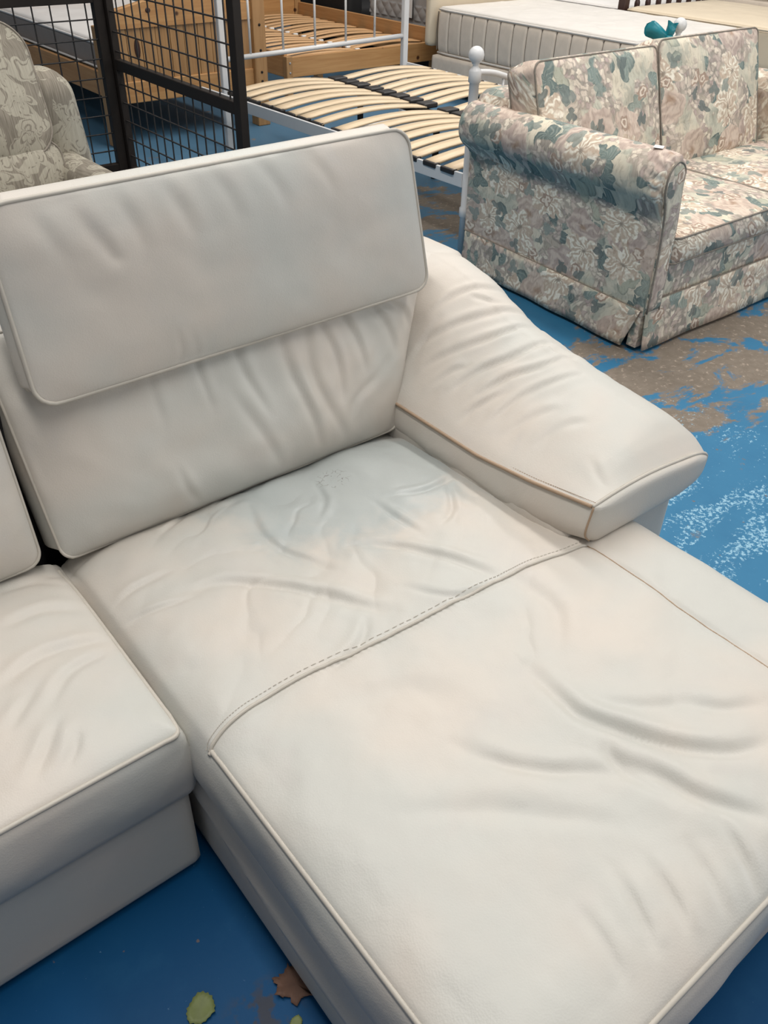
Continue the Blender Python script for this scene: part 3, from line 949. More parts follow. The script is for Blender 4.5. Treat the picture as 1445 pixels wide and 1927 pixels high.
def rolled_arm(mirror):
    rings, uvs = [], []
    yv = np.concatenate([[FY0], np.linspace(FY0 + .010, FY0 + .09, 12), np.linspace(FY0 + .11, FY1, 46)])
    for j, y in enumerate(yv):
        s = skew(y)
        zt = .675 - .022 * (y - FY0)
        rr = .095
        pts = [(2.885, .15), (2.886, .40), (2.882, .60)]
        for a in np.linspace(5, 235, 26):
            pts.append((2.792 + rr * math.cos(math.radians(a)), zt + rr * 1.02 * math.sin(math.radians(a))))
        pts += [(2.770, .545), (2.780, .50), (2.782, .35), (2.784, .15)]
        q = catmull(pts, 110)
        if j == 0:
            c = q.mean(0)
            q = c + (q - c) * np.array([.90, .985])
        # cloth gathered into pleats where it turns in at the front
        rel = q - np.array([2.792, zt])
        ang = np.arctan2(rel[:, 1], rel[:, 0])
        on_roll = np.clip((q[:, 1] - .60) / .04, 0, 1)
        g_ = max(0.0, 1 - (y - FY0) / .085)
        q = q + rel / (np.linalg.norm(rel, axis=1)[:, None] + 1e-6) * (on_roll * g_ * (.0045 * np.sin(ang * 13 + y * 30) - .010 * g_))[:, None]
        L = np.concatenate([[0], np.cumsum(np.linalg.norm(np.diff(q, axis=0), axis=1))])
        wob = .004 * fbm(q[:, 1] * 10, np.full(len(q), y * 8), 5)
        x = q[:, 0] + s + wob
        if mirror:
            x = FX0 + FX1 - x
        rings.append(np.column_stack([x, np.full(len(q), y), q[:, 1]]))
        uvs.append(np.column_stack([np.full(len(q), y * 1.0), L[::-1] + .3]))
    G = np.array(rings)
    m, k = G.shape[:2]
    idx = np.arange(m * k).reshape(m, k)
    q = np.stack([idx[:-1, :-1], idx[:-1, 1:], idx[1:, 1:], idx[1:, :-1]], -1).reshape(-1, 4)
    if not mirror:
        q = q[:, ::-1]
    fcs = [tuple(f) for f in q] + [tuple(range(k)) if not mirror else tuple(range(k))[::-1], tuple((m - 1) * k + np.arange(k))]
    o = mesh('armrest', G.reshape(-1, 3), fcs, FLORAL, fs, uv=np.array(uvs).reshape(-1, 2))
    # tongue-shaped front panel
    mx = (lambda x: FX0 + FX1 - x) if mirror else (lambda x: x)
    out = catmull([(2.795, .17), (2.790, .40), (2.772, .56), (2.745, .65), (2.752, .715), (2.793, .745), (2.838, .715), (2.845, .64), (2.862, .50), (2.868, .35), (2.872, .17)], 60)
    c = out.mean(0)
    V, Fc = [], []
    for q_, yy in ((1.0, FY0 + .002), (1.0, FY0 - .010), (.94, FY0 - .016), (.6, FY0 - .018)):
        for p in out:
            V.append((mx(c[0] + (p[0] - c[0]) * q_), yy, c[1] + (p[1] - c[1]) * q_))
    n = len(out)
    for i in range(3):
        for k2 in range(n):
            l = (k2 + 1) % n
            f = (i * n + k2, i * n + l, (i + 1) * n + l, (i + 1) * n + k2)
            Fc.append(f if not mirror else f[::-1])
    Fc.append(tuple(3 * n + np.arange(n)))
    pn = mesh('front_panel', V, Fc, FLORAL, o)
    box_uv(pn, (.31, .77))
    tube('piping', [(mx(p[0]), FY0 - .011, p[1]) for p in out], .004, FLORAL_PIPE, o)
    return o


rolled_arm(False)
rolled_arm(True)
# body: rail under the cushions and the back
o = bevel_box('base', (2.86, FY0 + .01, .06), (4.68, FY1 - .02, .352), FLORAL, fs, .012)
box_uv(o, (.1, .4))
P, Fq = box_grid((2.86, 2.62, .30), (4.68, FY1, .80), (40, 16, 24))
Q = rounded(P, (2.86, 2.62, .30), (4.68, FY1, .80), .07)
Q[:, 1] += np.where(P[:, 2] > .3, (P[:, 2] - .3) * .05, 0)
o = mesh('back_frame', Q, Fq, FLORAL, fs)
box_uv(o, (.6, .2))
# skirts
def skirt(name, p0, p1, ztop, out, flare, uvo, slant=0):
    n, V, Fc, U = 40, [], [], []
    d = (np.array(p1) - np.array(p0)) / n
    L = np.linalg.norm(np.array(p1) - np.array(p0))
    nv = np.array(out, float)
    for th in (0, .007):
        for i in range(n + 1):
            for j in range(7):
                z = ztop + (.016 - ztop) * j / 6
                w_ = .003 * math.sin(i * .55 + 1) * j / 6 + flare * (j / 6) ** 1.3
                p = np.array(p0) + d * i * (1 - slant / L * j / 6) + nv * (w_ + th)
                V.append((p[0], p[1], z))
                U.append((uvo[0] + L * i / n, uvo[1] + z))
    m = (n + 1) * 7
    for i in range(n):
        for j in range(6):
            a = i * 7 + j
            Fc.append((a, a + 1, a + 8, a + 7))
            Fc.append((m + a, m + a + 7, m + a + 8, m + a + 1))
        Fc.append((i * 7 + 6, m + i * 7 + 6, m + i * 7 + 13, i * 7 + 13))
        Fc.append((i * 7, i * 7 + 7, m + i * 7 + 7, m + i * 7))
    for i in (0, n):
        for j in range(6):
            a = i * 7 + j
            Fc.append((a, a + 1, m + a + 1, m + a) if i else (a, m + a, m + a + 1, a + 1))
    return mesh(name, V, Fc, FLORAL, fs, uv=U)


skirt('side_skirt', (2.784 + skew(FY1), FY1 - .01), (2.778, FY0 + .008), .180, (-1, 0), .014, (.2, .1), .055)
skirt('front_skirt', (2.795, FY0 - .002), (FX1 - .005, FY0 - .002), .212, (0, -1), .016, (.9, .35))
skirt('side_skirt', (FX1 + .006 - skew(FY1), FY1 - .01), (FX1 + .006, FY0 + .008), .180, (1, 0), .014, (.3, .6))
o = bevel_box('corner_pleat', (2.786, FY0 + .004, .018), (2.83, FY0 + .05, .19), FLORAL, fs, .004)
box_uv(o, (.5, .5))
tube('skirt_welt', [(2.795, FY0 - .004, .212), (FX1, FY0 - .004, .212)], .0035, FLORAL_PIPE, fs)
tube('skirt_welt', catmull([(2.786 + skew(y), y, .180) for y in np.linspace(FY0, FY1, 5)], 20) + np.array([-.006, 0, 0]), .003, FLORAL_PIPE, fs)
# cushions
for i, (x0, x1) in enumerate(((2.885, 3.735), (3.745, 4.645))):
    f_ = frame(((x0 + x1) / 2, FY0 - .012, .448), (1, 0, 0), (0, 1, 0))
    pillow('seat_cushion', f_, x1 - x0, .70, .100, .03, .020, FLORAL, fs, (40, 40, 6), [], .012, 60 + i, FLORAL_PIPE, .0042, uvoff=(i * 1.37 + .2, .55))
for i, (x0, x1) in enumerate(((2.865, 3.660), (3.675, 4.475))):
    f_ = frame(((x0 + x1) / 2, 2.46, .44), (1, 0, 0), (0, .15, .49))
    pillow('back_cushion', f_, x1 - x0, .525 + .02 * i, .15, .035, .045, FLORAL, fs, (44, 34, 8), [], .022, 70 + i, FLORAL_PIPE, .004, uvoff=(i * .93 + .75, .15 + i * .4))
settle(fs)
t = bevel_box('price_tag', (-.022, -.017, 0), (.022, .017, .0016), PAPER, None, 0)
t.location = (2.797, 1.905, .7735)
t.rotation_euler = (.02, .03, .5)
tag(t, 'small blank white paper tag lying on rolled arm end of flowered sofa', 'tag')

# ------------------------------------------------------------------ white metal bed with sprung slats
BX0, BX1, BY0, BY1, RZ = 2.885, 4.56, 3.035, 5.44, .405
wb = thing('metal_bed', 'white enamelled metal double bed frame with bowed slats and no mattress', 'bed', ((BX0 + BX1) / 2, (BY0 + BY1) / 2, 0))


def foot_post(x, y, up=0):
    prof = [(.020, 0), (.020, .20), (.026, .205), (.026, .245), (.020, .25), (.022, .72), (.022, .795), (.028, .80), (.028, .843), (.024, .850), (.014, .860), (.012, .868), (.018, .874)]
    for a in np.linspace(-60, 88, 12):
        prof.append((.035 * math.cos(math.radians(a)), .908 + .035 * math.sin(math.radians(a))))
    prof = [(r, z + up * (z > .5)) for r, z in prof]
    lathe('foot_post', prof, (x, y, 0), WHITE_METAL, wb)


PX0, PX1, PYF = 2.935, 4.40, 3.02
foot_post(PX0, PYF)
foot_post(PX1, PYF, .022)
tube('foot_rail', catmull([(PX0, PYF, .84), (PX0 + .16, PYF, .815), (PX0 + .5, PYF, .70), ((PX0 + PX1) / 2, PYF, .66), (PX1 - .5, PYF, .70), (PX1 - .16, PYF, .815), (PX1, PYF, .84)], 40), .013, WHITE_METAL, wb)
tube('foot_rail', [(PX0, PYF, .30), (PX1, PYF, .30)], .012, WHITE_METAL, wb)
for i in range(1, 8):
    x = PX0 + (PX1 - PX0) * i / 8
    zt_ = np.interp(x, [PX0, PX0 + .16, PX0 + .5, (PX0 + PX1) / 2, PX1 - .5, PX1 - .16, PX1], [.84, .815, .70, .66, .70, .815, .84])
    tube('rod', [(x, PYF, .30), (x, PYF, zt_)], .006, WHITE_METAL, wb)
HBX0, HBX1 = 3.02, 4.54
for x in (HBX0, HBX1):
    bevel_box('head_post', (x - .022, BY1 - .02, 0), (x + .022, BY1 + .02, 1.15), WHITE_METAL, wb, .006)
tube('head_rail', [(HBX0, BY1, .545), (HBX1, BY1, .580)], .016, WHITE_METAL, wb)
tube('head_rail', [(HBX0, BY1, 1.08), (HBX1, BY1, 1.08)], .016, WHITE_METAL, wb)
for x in (3.23, 3.485, 3.745, 4.005, 4.26):
    tube('rod', [(x, BY1, .56), (x, BY1, 1.08)], .008, WHITE_METAL, wb)
nr = bevel_box('side_rail', (-.008, -1.205, -.065), (.008, 1.205, 0), WHITE_METAL, wb, .002)
nr.location = (2.886, 4.238, RZ)
nr.rotation_euler = (0, 0, .029)
bevel_box('side_rail', (BX1 - .004, BY0, RZ - .065), (BX1 + .012, BY1, RZ), WHITE_METAL, wb, .002)
bevel_box('centre_rail', (3.70, BY0, RZ - .055), (3.75, BY1, RZ - .02), DARK_METAL, wb, .003)
bevel_box('cross_rail', (BX0, 4.115, RZ - .05), (BX1, 4.145, RZ - .02), WHITE_METAL, wb, .003)
for y in (3.5, 4.13, 4.9):
    bevel_box('centre_leg', (3.71, y - .015, .0), (3.74, y + .015, RZ - .05), DARK_METAL, wb, .003)
lathe('foot', [(.018, 0), (.02, .01), (.008, .018), (.008, RZ - .05)], (3.0, 4.13, 0), BLACK_PLASTIC, wb, 12)


def bowed_slat(x0, x1, w_, th, bow):
    n, V, Fc = 14, [], []
    for i in range(n + 1):
        t = i / n
        x = x0 + (x1 - x0) * t
        z = bow * math.sin(math.pi * (.12 + .76 * t)) - bow * math.sin(math.pi * .12)
        V += [(x, -w_ / 2, z), (x, -w_ / 2 + .006, z + th), (x, w_ / 2 - .006, z + th), (x, w_ / 2, z)]
    for i in range(n):
        a = i * 4
        for k in range(4):
            l = (k + 1) % 4
            Fc.append((a + k, a + l, a + 4 + l, a + 4 + k)[::-1])
    Fc.append((0, 1, 2, 3))
    Fc.append((4 * n, 4 * n + 3, 4 * n + 2, 4 * n + 1))
    return V, Fc


slat_mesh = {}
ysl = [5.16, 5.03, 4.90, 4.765, 4.63, 4.50, 4.37, 4.235, 4.045, 3.915, 3.785, 3.655, 3.525, 3.395, 3.265, 3.135]
yjit = [random.uniform(-.006, .006) for _ in ysl]
for c, (x0, x1) in enumerate(((BX0 + .03, 3.690), (3.765, BX1 - .02))):
    V, Fc = bowed_slat(x0, x1, .086, .012, .048)
    for i, y in enumerate(ysl):
        if i == 0 and c == 0:
            pass
        o = mesh('slat', V, Fc, BIRCH, wb) if i == 0 else link(s0.copy(), wb)
        if i == 0:
            s0 = o
        o.location = (0, y + yjit[i], RZ - .004)
        o.rotation_euler = (0, 0, random.uniform(-.004, .004))
        xe = x0 if c == 0 else x1
        e = bevel_box('end_cap', (-.020, -.046, -.014), (.016, .046, .011), BLACK_PLASTIC, wb, .006) if (i == 0 and c == 0) else link(cap0.copy(), wb)
        if i == 0 and c == 0:
            cap0 = e
        e.location = (xe + (.004 if c == 0 else -.004), y + yjit[i], RZ - .004)
for i, y in enumerate(ysl):
    e = bevel_box('slat_holder', (-.055, -.044, -.012), (.055, .044, .018), BLACK_PLASTIC, wb, .008) if i == 0 else link(hold0.copy(), wb)
    if i == 0:
        hold0 = e
    e.location = (3.7275, y + yjit[i], RZ + .002)
settle(wb)
# children that carry their own location need it relative to the Empty; matrix_parent_inverse above already keeps world coordinates

# teal bow on the far foot post
bw = thing('ribbon_bow', 'teal ribbon bow tied to the far ball-topped white bed post', 'bow', (PX1 - .05, PYF - .01, .88))


def ribbon(name, pts, wid, ax):
    S = catmull(pts, 24)
    ax = np.array(ax, float)
    V, Fc = [], []
    for i, p in enumerate(S):
        w2 = wid * (.45 + .55 * math.sin(math.pi * min(1, i / 23 * .9 + .1)))
        for s in (-1, 1):
            for tkn in (0, 1):
                V.append(p + ax * w2 * s + np.array([0, .002 * tkn, .002 * tkn]))
    for i in range(23):
        a = i * 4
        Fc += [(a, a + 2, a + 6, a + 4), (a + 1, a + 5, a + 7, a + 3), (a, a + 4, a + 5, a + 1), (a + 2, a + 3, a + 7, a + 6)]
    return mesh(name, V, Fc, TEAL, bw)


bx, by, bz = PX1 - .075, PYF + .005, .868
def lobe(name, ang, length, w0, w1, puff, seed):
    """crumpled ribbon loop fanning out of the knot, open hollow at its end"""
    e1, e2, e3 = np.array([.77, -.63, 0]), np.array([0, 0, 1.0]), np.array([-.62, -.76, .2])
    d, c = e1 * math.cos(ang) + e2 * math.sin(ang), -e1 * math.sin(ang) + e2 * math.cos(ang)
    V, Fc, nu, nv = [], [], 12, 14
    for i in range(nu + 1):
        t = i / nu
        w = w0 + (w1 - w0) * t ** .7
        for k in range(nv):
            a = 2 * math.pi * k / nv
            q = .006 * math.sin(a * 3 + seed + t * 4) * t
            V.append(np.array([bx, by, bz]) + d * (length * t * (1 - .12 * math.cos(a * 2 + seed) * t)) + c * (w * math.cos(a) + q) + e3 * ((.004 + puff * math.sin(math.pi * min(t, .8))) * math.sin(a) + q))
    for i in range(nu):
        for k in range(nv):
            l = (k + 1) % nv
            Fc.append((i * nv + k, i * nv + l, (i + 1) * nv + l, (i + 1) * nv + k))
    return mesh(name, V, Fc, TEAL, bw)


lobe('loop', math.radians(155), .125, .014, .040, .022, 0)
lobe('loop', math.radians(82), .075, .012, .030, .018, 2)
lobe('tail', math.radians(232), .13, .012, .020, .004, 1)
lobe('tail', math.radians(280), .09, .012, .022, .004, 3)
P, Fq = box_grid((bx - .022, by - .03, bz - .022), (bx + .022, by + .012, bz + .022), (6, 6, 6))
mesh('knot', rounded(P, (bx - .022, by - .03, bz - .022), (bx + .022, by + .012, bz + .022), .018), Fq, TEAL, bw)
settle(bw)

# ------------------------------------------------------------------ mesh cage
cg = thing('mesh_cage', 'dark brown steel display cage of wire mesh panels behind the damask armchair', 'cage', (2.0, 4.9, 0))
CX, CY = 2.165, 5.2
bevel_box('post', (CX - .055, CY - .02, 0), (CX, CY + .03, 1.9), DARK_METAL, cg, .003)
bevel_box('post', (CX + .003, CY - .05, 0), (CX + .045, CY + .03, 1.9), DARK_METAL, cg, .003)
bevel_box('post', (CX + .003, 3.78, 0), (CX + .045, 3.84, 1.9), DARK_METAL, cg, .003)
bevel_box('post', (.90, CY - .02, 0), (.955, CY + .03, 1.9), DARK_METAL, cg, .003)
for z in (.045, .935, 1.85):
    bevel_box('bar', (.955, CY - .018, z), (CX - .055, CY + .028, z + .05), DARK_METAL, cg, .003)
for z in (.02, .605, 1.25, 1.85):
    bevel_box('bar', (CX + .003, 3.84, z), (CX + .045, CY - .05, z + .055), DARK_METAL, cg, .003)


def wires(name, segs, r):
    V, Fc = [], []
    for a, b in segs:
        a, b = np.array(a, float), np.array(b, float)
        t = (b - a) / np.linalg.norm(b - a)
        s = np.cross(t, (.3, .5, .81))
        s = s / np.linalg.norm(s) * r
        u = np.cross(t, s)
        k = len(V)
        for p in (a, b):
            V += [p + s, p + u, p - s, p - u]
        for q in range(4):
            l = (q + 1) % 4
            Fc.append((k + q, k + l, k + 4 + l, k + 4 + q))
    o = mesh(name, V, Fc, WIRE, cg)
    o['kind'] = 'stuff'


seg = []
for x in np.arange(.99, 2.11, .098):
    seg.append(((x, CY + .004, .09), (x, CY + .004, 1.86)))
for z in np.arange(.17, 1.85, .098):
    seg.append(((.95, CY - .002, z), (CX - .05, CY - .002, z)))
wires('wire_mesh', seg, .0042)
seg = []
for y in np.arange(3.90, 5.16, .0975):
    seg.append(((CX + .024, y, .07), (CX + .024, y, 1.86)))
for z in list(np.arange(.14, .60, .098)) + list(np.arange(.70, 1.85, .098)):
    seg.append(((CX + .018, 3.83, z), (CX + .018, CY - .04, z)))
wires('wire_mesh', seg, .0042)
settle(cg)

# ------------------------------------------------------------------ damask armchair
ac = thing('armchair', 'taupe damask armchair with wing back standing behind the leather sofa', 'armchair', (.75, 3.4, 0))
fr = frame((.72, 3.50, .635), (1, 0, 0), (0, .17, .45))
o = pillow('back_cushion', fr, .95, .48, .14, .13, .06, DAMASK, ac, (50, 40, 8), [], .01, 81, FLORAL_PIPE, .004, uvoff=(.2, .3))
fr = frame((.72, 3.46, .43), (1, 0, 0), (0, .07, .25))
o = pillow('lumbar_cushion', fr, .97, .27, .14, .07, .065, DAMASK, ac, (50, 24, 8), [], .01, 82, FLORAL_PIPE, .004, uvoff=(.8, .9))
for s, xc in ((1, 1.265), (-1, .175)):
    lo, hi = (xc - .11, 3.62, .3), (xc + .11, 3.86, .905)
    P, Fq = box_grid(lo, hi, (16, 16, 30))
    Q = rounded(P, lo, hi, .10)
    Q[:, 0] += s * (.055 * np.clip((.905 - P[:, 2]) / .5, 0, 1)) - s * .02
    o = mesh('wing', Q, Fq, DAMASK, ac)
    box_uv(o, (.1 + s, .2))
    lo, hi = (xc - .085, 2.75, .10), (xc + .075, 3.72, .615)
    P, Fq = box_grid(lo, hi, (16, 50, 30))
    Q = rounded(P, lo, hi, .07)
    Q[:, 2] += .02 * np.clip((P[:, 2] - .4) / .2, 0, 1) * (3.2 - P[:, 1])
    o = mesh('armrest', Q, Fq, DAMASK, ac)
    box_uv(o, (.4 + s, .6))
lo, hi = (.26, 2.80, .12), (1.19, 3.62, .46)
P, Fq = box_grid(lo, hi, (30, 30, 12))
o = mesh('seat_cushion', rounded(P, lo, hi, .06), Fq, DAMASK, ac)
box_uv(o)
lo, hi = (.22, 3.60, .12), (1.22, 3.86, 1.0)
P, Fq = box_grid(lo, hi, (30, 10, 24))
Q = rounded(P, lo, hi, .09)
o = mesh('back_shell', Q, Fq, DAMASK, ac)
box_uv(o, (.3, .1))
for x in (.2, 1.24):
    for y in (2.82, 3.8):
        bevel_box('leg', (x - .025, y - .025, 0), (x + .025, y + .025, .14), DARK_WOOD, ac, .005)
settle(ac)

# ------------------------------------------------------------------ panelled pine bed
pb = thing('pine_bed', 'pine bed with planked footboard seen through the wire mesh, white mattress on it', 'bed', (3.05, 7.0, 0))
PY = 5.92
for x in (2.44, 3.575):
    bevel_box('post', (x - .05, PY - .04, 0), (x + .05, PY + .06, 1.02 if x > 3 else .72), PINE_Z, pb, .006)
bevel_box('foot_rail', (2.49, PY - .012, .255), (3.525, PY + .03, .385), PINE_X, pb, .005)
nx, V, Fc = 30, [], []
for i in range(nx + 1):
    x = 2.47 + (3.54 - 2.47) * i / nx
    zt_ = .80 + .075 * math.sin(math.pi * i / nx) ** 1.5
    V += [(x, PY - .014, .695), (x, PY - .014, zt_ - .006), (x, PY - .006, zt_), (x, PY + .026, zt_), (x, PY + .034, zt_ - .006), (x, PY + .034, .695)]
for i in range(nx):
    a = i * 6
    for k in range(6):
        l = (k + 1) % 6
        Fc.append((a + k, a + 6 + k, a + 6 + l, a + l))
Fc += [tuple(range(6)), tuple(nx * 6 + k for k in range(6))[::-1]]
mesh('top_rail', V, Fc, PINE_X, pb, smooth=False)
wpl = (3.525 - 2.49) / 10
for i in range(10):
    o = bevel_box('plank', (-wpl / 2 + .0015, 0, 0), (wpl / 2 - .0015, .016, .325), PINE_Z, pb, .003) if i == 0 else link(pl0.copy(), pb)
    if i == 0:
        pl0 = o
    o.location = (2.49 + wpl * (i + .5), PY + (.002 if i % 2 else 0), .378)
for x in (2.44, 3.62):
    bevel_box('side_rail', (x - .014, PY + .06, .29), (x + .014, 8.2, .44), PINE_Y, pb, .004)
bevel_box('headboard', (2.42, 8.18, 0), (3.64, 8.23, 1.1), PINE_Z, pb, .01)
for kx, kz, ka, kb in ((2.66, .575, .020, .060), (2.76, .79, .018, .016), (3.29, .62, .014, .020), (3.36, .56, .012, .014)):
    kn = lathe('knot', [(1, 0), (.97, .0012), (.6, .0018)], (0, 0, 0), DARK_WOOD, pb, 16)
    kn.rotation_euler = (math.pi / 2, 0, 0)
    kn.scale = (ka, kb, 1)
    kn.location = (kx, PY + (-.0145 if kz > .7 else -.0005), kz)
for z in (.66, .50):
    b_ = lathe('bolt', [(.009, 0), (.009, .004), (.005, .006)], (0, 0, 0), DARK_METAL, pb, 10)
    b_.rotation_euler = (math.pi / 2, 0, 0)
    b_.location = (3.575, PY - .04, z)
for z in (.36, .30):
    b_ = lathe('bolt', [(.009, 0), (.009, .004), (.005, .006)], (0, 0, 0), DARK_METAL, pb, 10)
    b_.rotation_euler = (math.pi / 2, 0, 0)
    b_.location = (3.575, PY - .04, z)
settle(pb)


def mattress(name, lo, hi, r, side, top, label, group=None, tuft=None, n=(40, 40, 12), top_amp=.012, seed=0):
    """Mattress: tufted border as one mesh, quilted top panel and edge piping as parts."""
    root = thing(name, label, 'mattress', ((lo[0] + hi[0]) / 2, (lo[1] + hi[1]) / 2, lo[2]), group)
    P, Fq = box_grid(lo, hi, n)
    Q = rounded(P, lo, hi, r)
    tz_ = np.clip((P[:, 2] - lo[2]) / (hi[2] - lo[2]), 0, 1)
    b = np.sin(np.pi * tz_) * .012
    if tuft:
        for ax in (0, 1):
            other = 1 - ax
            ph = ((P[:, other] - lo[other]) / tuft) % 1.0
            g = .024 * np.exp(-((np.minimum(ph, 1 - ph)) / .045) ** 2)
            sgn = np.where(P[:, ax] < lo[ax] + 1e-6, -1, np.where(P[:, ax] > hi[ax] - 1e-6, 1, 0))
            Q[:, ax] += sgn * (b - g * np.sin(np.pi * tz_) ** .3)
    tp = np.clip((P[:, 2] - hi[2] + .02) / .02, 0, 1)
    e = np.minimum(np.minimum(P[:, 0] - lo[0], hi[0] - P[:, 0]), np.minimum(P[:, 1] - lo[1], hi[1] - P[:, 1]))
    body = mesh('border', Q, Fq, side, root)
    # top panel
    l2, h2 = (lo[0] + .012, lo[1] + .012, hi[2] - .02), (hi[0] - .012, hi[1] - .012, hi[2] + .012)
    P, Fq = box_grid(l2, h2, (n[0], n[1], 2))
    Q = rounded(P, l2, h2, .018)
    e = np.minimum(np.minimum(P[:, 0] - l2[0], h2[0] - P[:, 0]), np.minimum(P[:, 1] - l2[1], h2[1] - P[:, 1]))
    tp = P[:, 2] > h2[2] - 1e-6
    Q[:, 2] += np.where(tp, np.clip(e / .1, 0, 1) * (top_amp * fbm(P[:, 0] * 6, P[:, 1] * 6, seed) * 1.5 + .008), 0)
    mesh('top_panel', Q, Fq, top, root)
    for z in (lo[2] + .012, hi[2] - .008):
        k = .004
        pts = []
        for (ax, ay), (bx_, by_) in zip(((lo[0], lo[1]), (hi[0], lo[1]), (hi[0], hi[1]), (lo[0], hi[1])), ((hi[0], lo[1]), (hi[0], hi[1]), (lo[0], hi[1]), (lo[0], lo[1]))):
            for q in np.linspace(0, 1, 16)[:-1]:
                pts.append((ax + (bx_ - ax) * q, ay + (by_ - ay) * q, z))
        pts = rounded(np.array(pts), (lo[0], lo[1], -9), (hi[0], hi[1], 9), r * .9)
        tube('edge_tape', pts, .008, top, root, 6, closed=True)
    if tuft:
        V, Fc = [], []
        for k_ in range(1, int((hi[1] - lo[1]) / tuft) + 1):
            y = lo[1] + k_ * tuft
            b0 = len(V)
            for z in np.linspace(lo[2] + .03, hi[2] - .025, 8):
                xx = lo[0] - .012 * math.sin(math.pi * (z - lo[2]) / (hi[2] - lo[2])) + .015
                for dx, dy in ((-.004, -.0022), (-.004, .0022), (.008, 0)):
                    V.append((xx + dx, y + dy, z))
            for i_ in range(7):
                for q in range(3):
                    l = (q + 1) % 3
                    Fc.append((b0 + i_ * 3 + q, b0 + i_ * 3 + l, b0 + i_ * 3 + 3 + l, b0 + i_ * 3 + 3 + q))
        sm_ = mesh('border_stitching', V, Fc, FLORAL_PIPE, root)
        sm_['kind'] = 'stuff'
    return settle(root)


m1 = mattress('mattress', (2.475, PY + .07, .435), (3.60, 8.15, .60), .03, GREY_BASE, WHITE_SHEET, 'white-topped mattress with taupe sides lying on the planked pine bed')

# ------------------------------------------------------------------ low slatted pine bed
sb = thing('slatted_bed', 'low orange pine bed frame with bare wooden slats beyond the white headboard', 'bed', (4.9, 7.4, 0))
SX0, SX1, SY0, SY1, SZ = 4.10, 5.735, 6.36, 8.58, .345
bevel_box('foot_board', (SX0 + .03, SY0, SZ - .15), (SX1, SY0 + .035, SZ), PINE_X, sb, .005)
bevel_box('side_board', (SX1 - .03, SY0 + .036, SZ - .16), (SX1, SY1, SZ + .085), PINE_Y, sb, .005)
bevel_box('side_board', (SX0, SY0 + .036, SZ - .15), (SX0 + .03, SY1, SZ + .02), PINE_Y, sb, .005)
bevel_box('leg', (SX0 - .01, SY0 - .015, 0), (SX0 + .045, SY0 + .04, SZ + .006), PINE_Z, sb, .005)
bevel_box('leg', (SX1 - .05, SY0 + .04, 0), (SX1 - .03, SY0 + .1, SZ), PINE_Z, sb, .004)
bevel_box('leg', (SX0, SY1, 0), (SX0 + .07, SY1 + .06, 1.0), PINE_Z, sb, .005)
bevel_box('leg', (SX1 - .07, SY1, 0), (SX1, SY1 + .06, 1.0), PINE_Z, sb, .005)
bevel_box('centre_rail', (4.895, SY0 + .035, SZ - .12), (4.935, SY1, SZ - .045), PINE_Y, sb, .004)
bevel_box('head_board', (SX0 + .07, SY1 + .01, SZ - .1), (SX1 - .07, SY1 + .05, SZ + .14), PINE_X, sb, .005)
bevel_box('head_board', (SX0 + .07, SY1 + .01, .85), (SX1 - .07, SY1 + .05, 1.0), PINE_X, sb, .005)
for i in range(9):
    x = SX0 + .13 + (SX1 - SX0 - .32) * i / 8
    bevel_box('spindle', (x, SY1 + .015, SZ + .13), (x + .06, SY1 + .04, .86), PINE_Z, sb, .004)
bevel_box('centre_leg', (4.60, SY0 + .3, 0), (4.66, SY0 + .36, SZ - .06), PINE_Z, sb, .004)
clip0 = None
for c, (x0, x1) in enumerate(((SX0 + .035, 4.905), (4.925, SX1 - .035))):
    V, Fc = bowed_slat(x0, x1, .070, .011, .035)
    for i in range(16):
        y = SY0 + .10 + i * .135
        o = mesh('slat', V, Fc, PINE_SLAT, sb) if i == 0 else link(s0.copy(), sb)
        if i == 0:
            s0 = o
        o.location = (0, y + random.uniform(-.008, .008), SZ - .035)
        o.rotation_euler = (0, 0, random.uniform(-.01, .01))
        if c == 0:
            e = bevel_box('slat_clip', (-.022, -.012, 0), (.022, .012, .018), PAPER, sb, .004) if clip0 is None else link(clip0.copy(), sb)
            clip0 = clip0 or e
            e.location = (4.915, y + .05, SZ - .035)
for z in (SZ - .04, SZ - .11):
    b_ = lathe('bolt', [(.008, 0), (.008, .004), (.004, .006)], (0, 0, 0), SILVER, sb, 10)
    b_.rotation_euler = (math.pi / 2, 0, 0)
    b_.location = (SX0 + .02, SY0 - .015, z)
settle(sb)

# ------------------------------------------------------------------ cream divan with headboard
dv = thing('divan_base', 'cream fabric divan base under the tall tufted cream mattress', 'bed', (6.1, 5.1, 0))
lo, hi = (5.41, 4.06, .06), (6.70, 6.12, .30)
P, Fq = box_grid(lo, hi, (20, 90, 8))
Q = rounded(P, lo, hi, .02)
ph = ((P[:, 1] - lo[1]) / .20) % 1.0
Q[:, 0] += np.where(P[:, 0] < lo[0] + 1e-6, .008 * np.exp(-(np.minimum(ph, 1 - ph) / .04) ** 2), 0)
mesh('box_base', Q, Fq, CREAM, dv)
for x in (5.5, 6.6):
    for y in (4.15, 6.0):
        lathe('castor', [(.02, 0), (.025, .02), (.02, .06)], (x, y, 0), BLACK_PLASTIC, dv, 12)
settle(dv)
mattress('mattress', (5.44, 4.04, .302), (6.68, 6.10, .640), .05, CREAM, CREAM_TOP, 'thick cream tufted mattress with white quilted top on the cream divan base', n=(60, 280, 14), tuft=.147, seed=4)
P, Fq = box_grid((5.395, 6.135, .35), (6.70, 6.215, 1.1), (24, 6, 20))
hb = mesh('headboard', rounded(P, (5.395, 6.135, .35), (6.70, 6.215, 1.1), .035), Fq, YELLOW)
for x in (5.6, 6.4):
    bevel_box('strut', (x, 6.15, 0), (x + .06, 6.2, .4), PINE_Z, hb, .003)
tag(hb, 'upright cream upholstered headboard at the far end of the cream mattress', 'headboard')

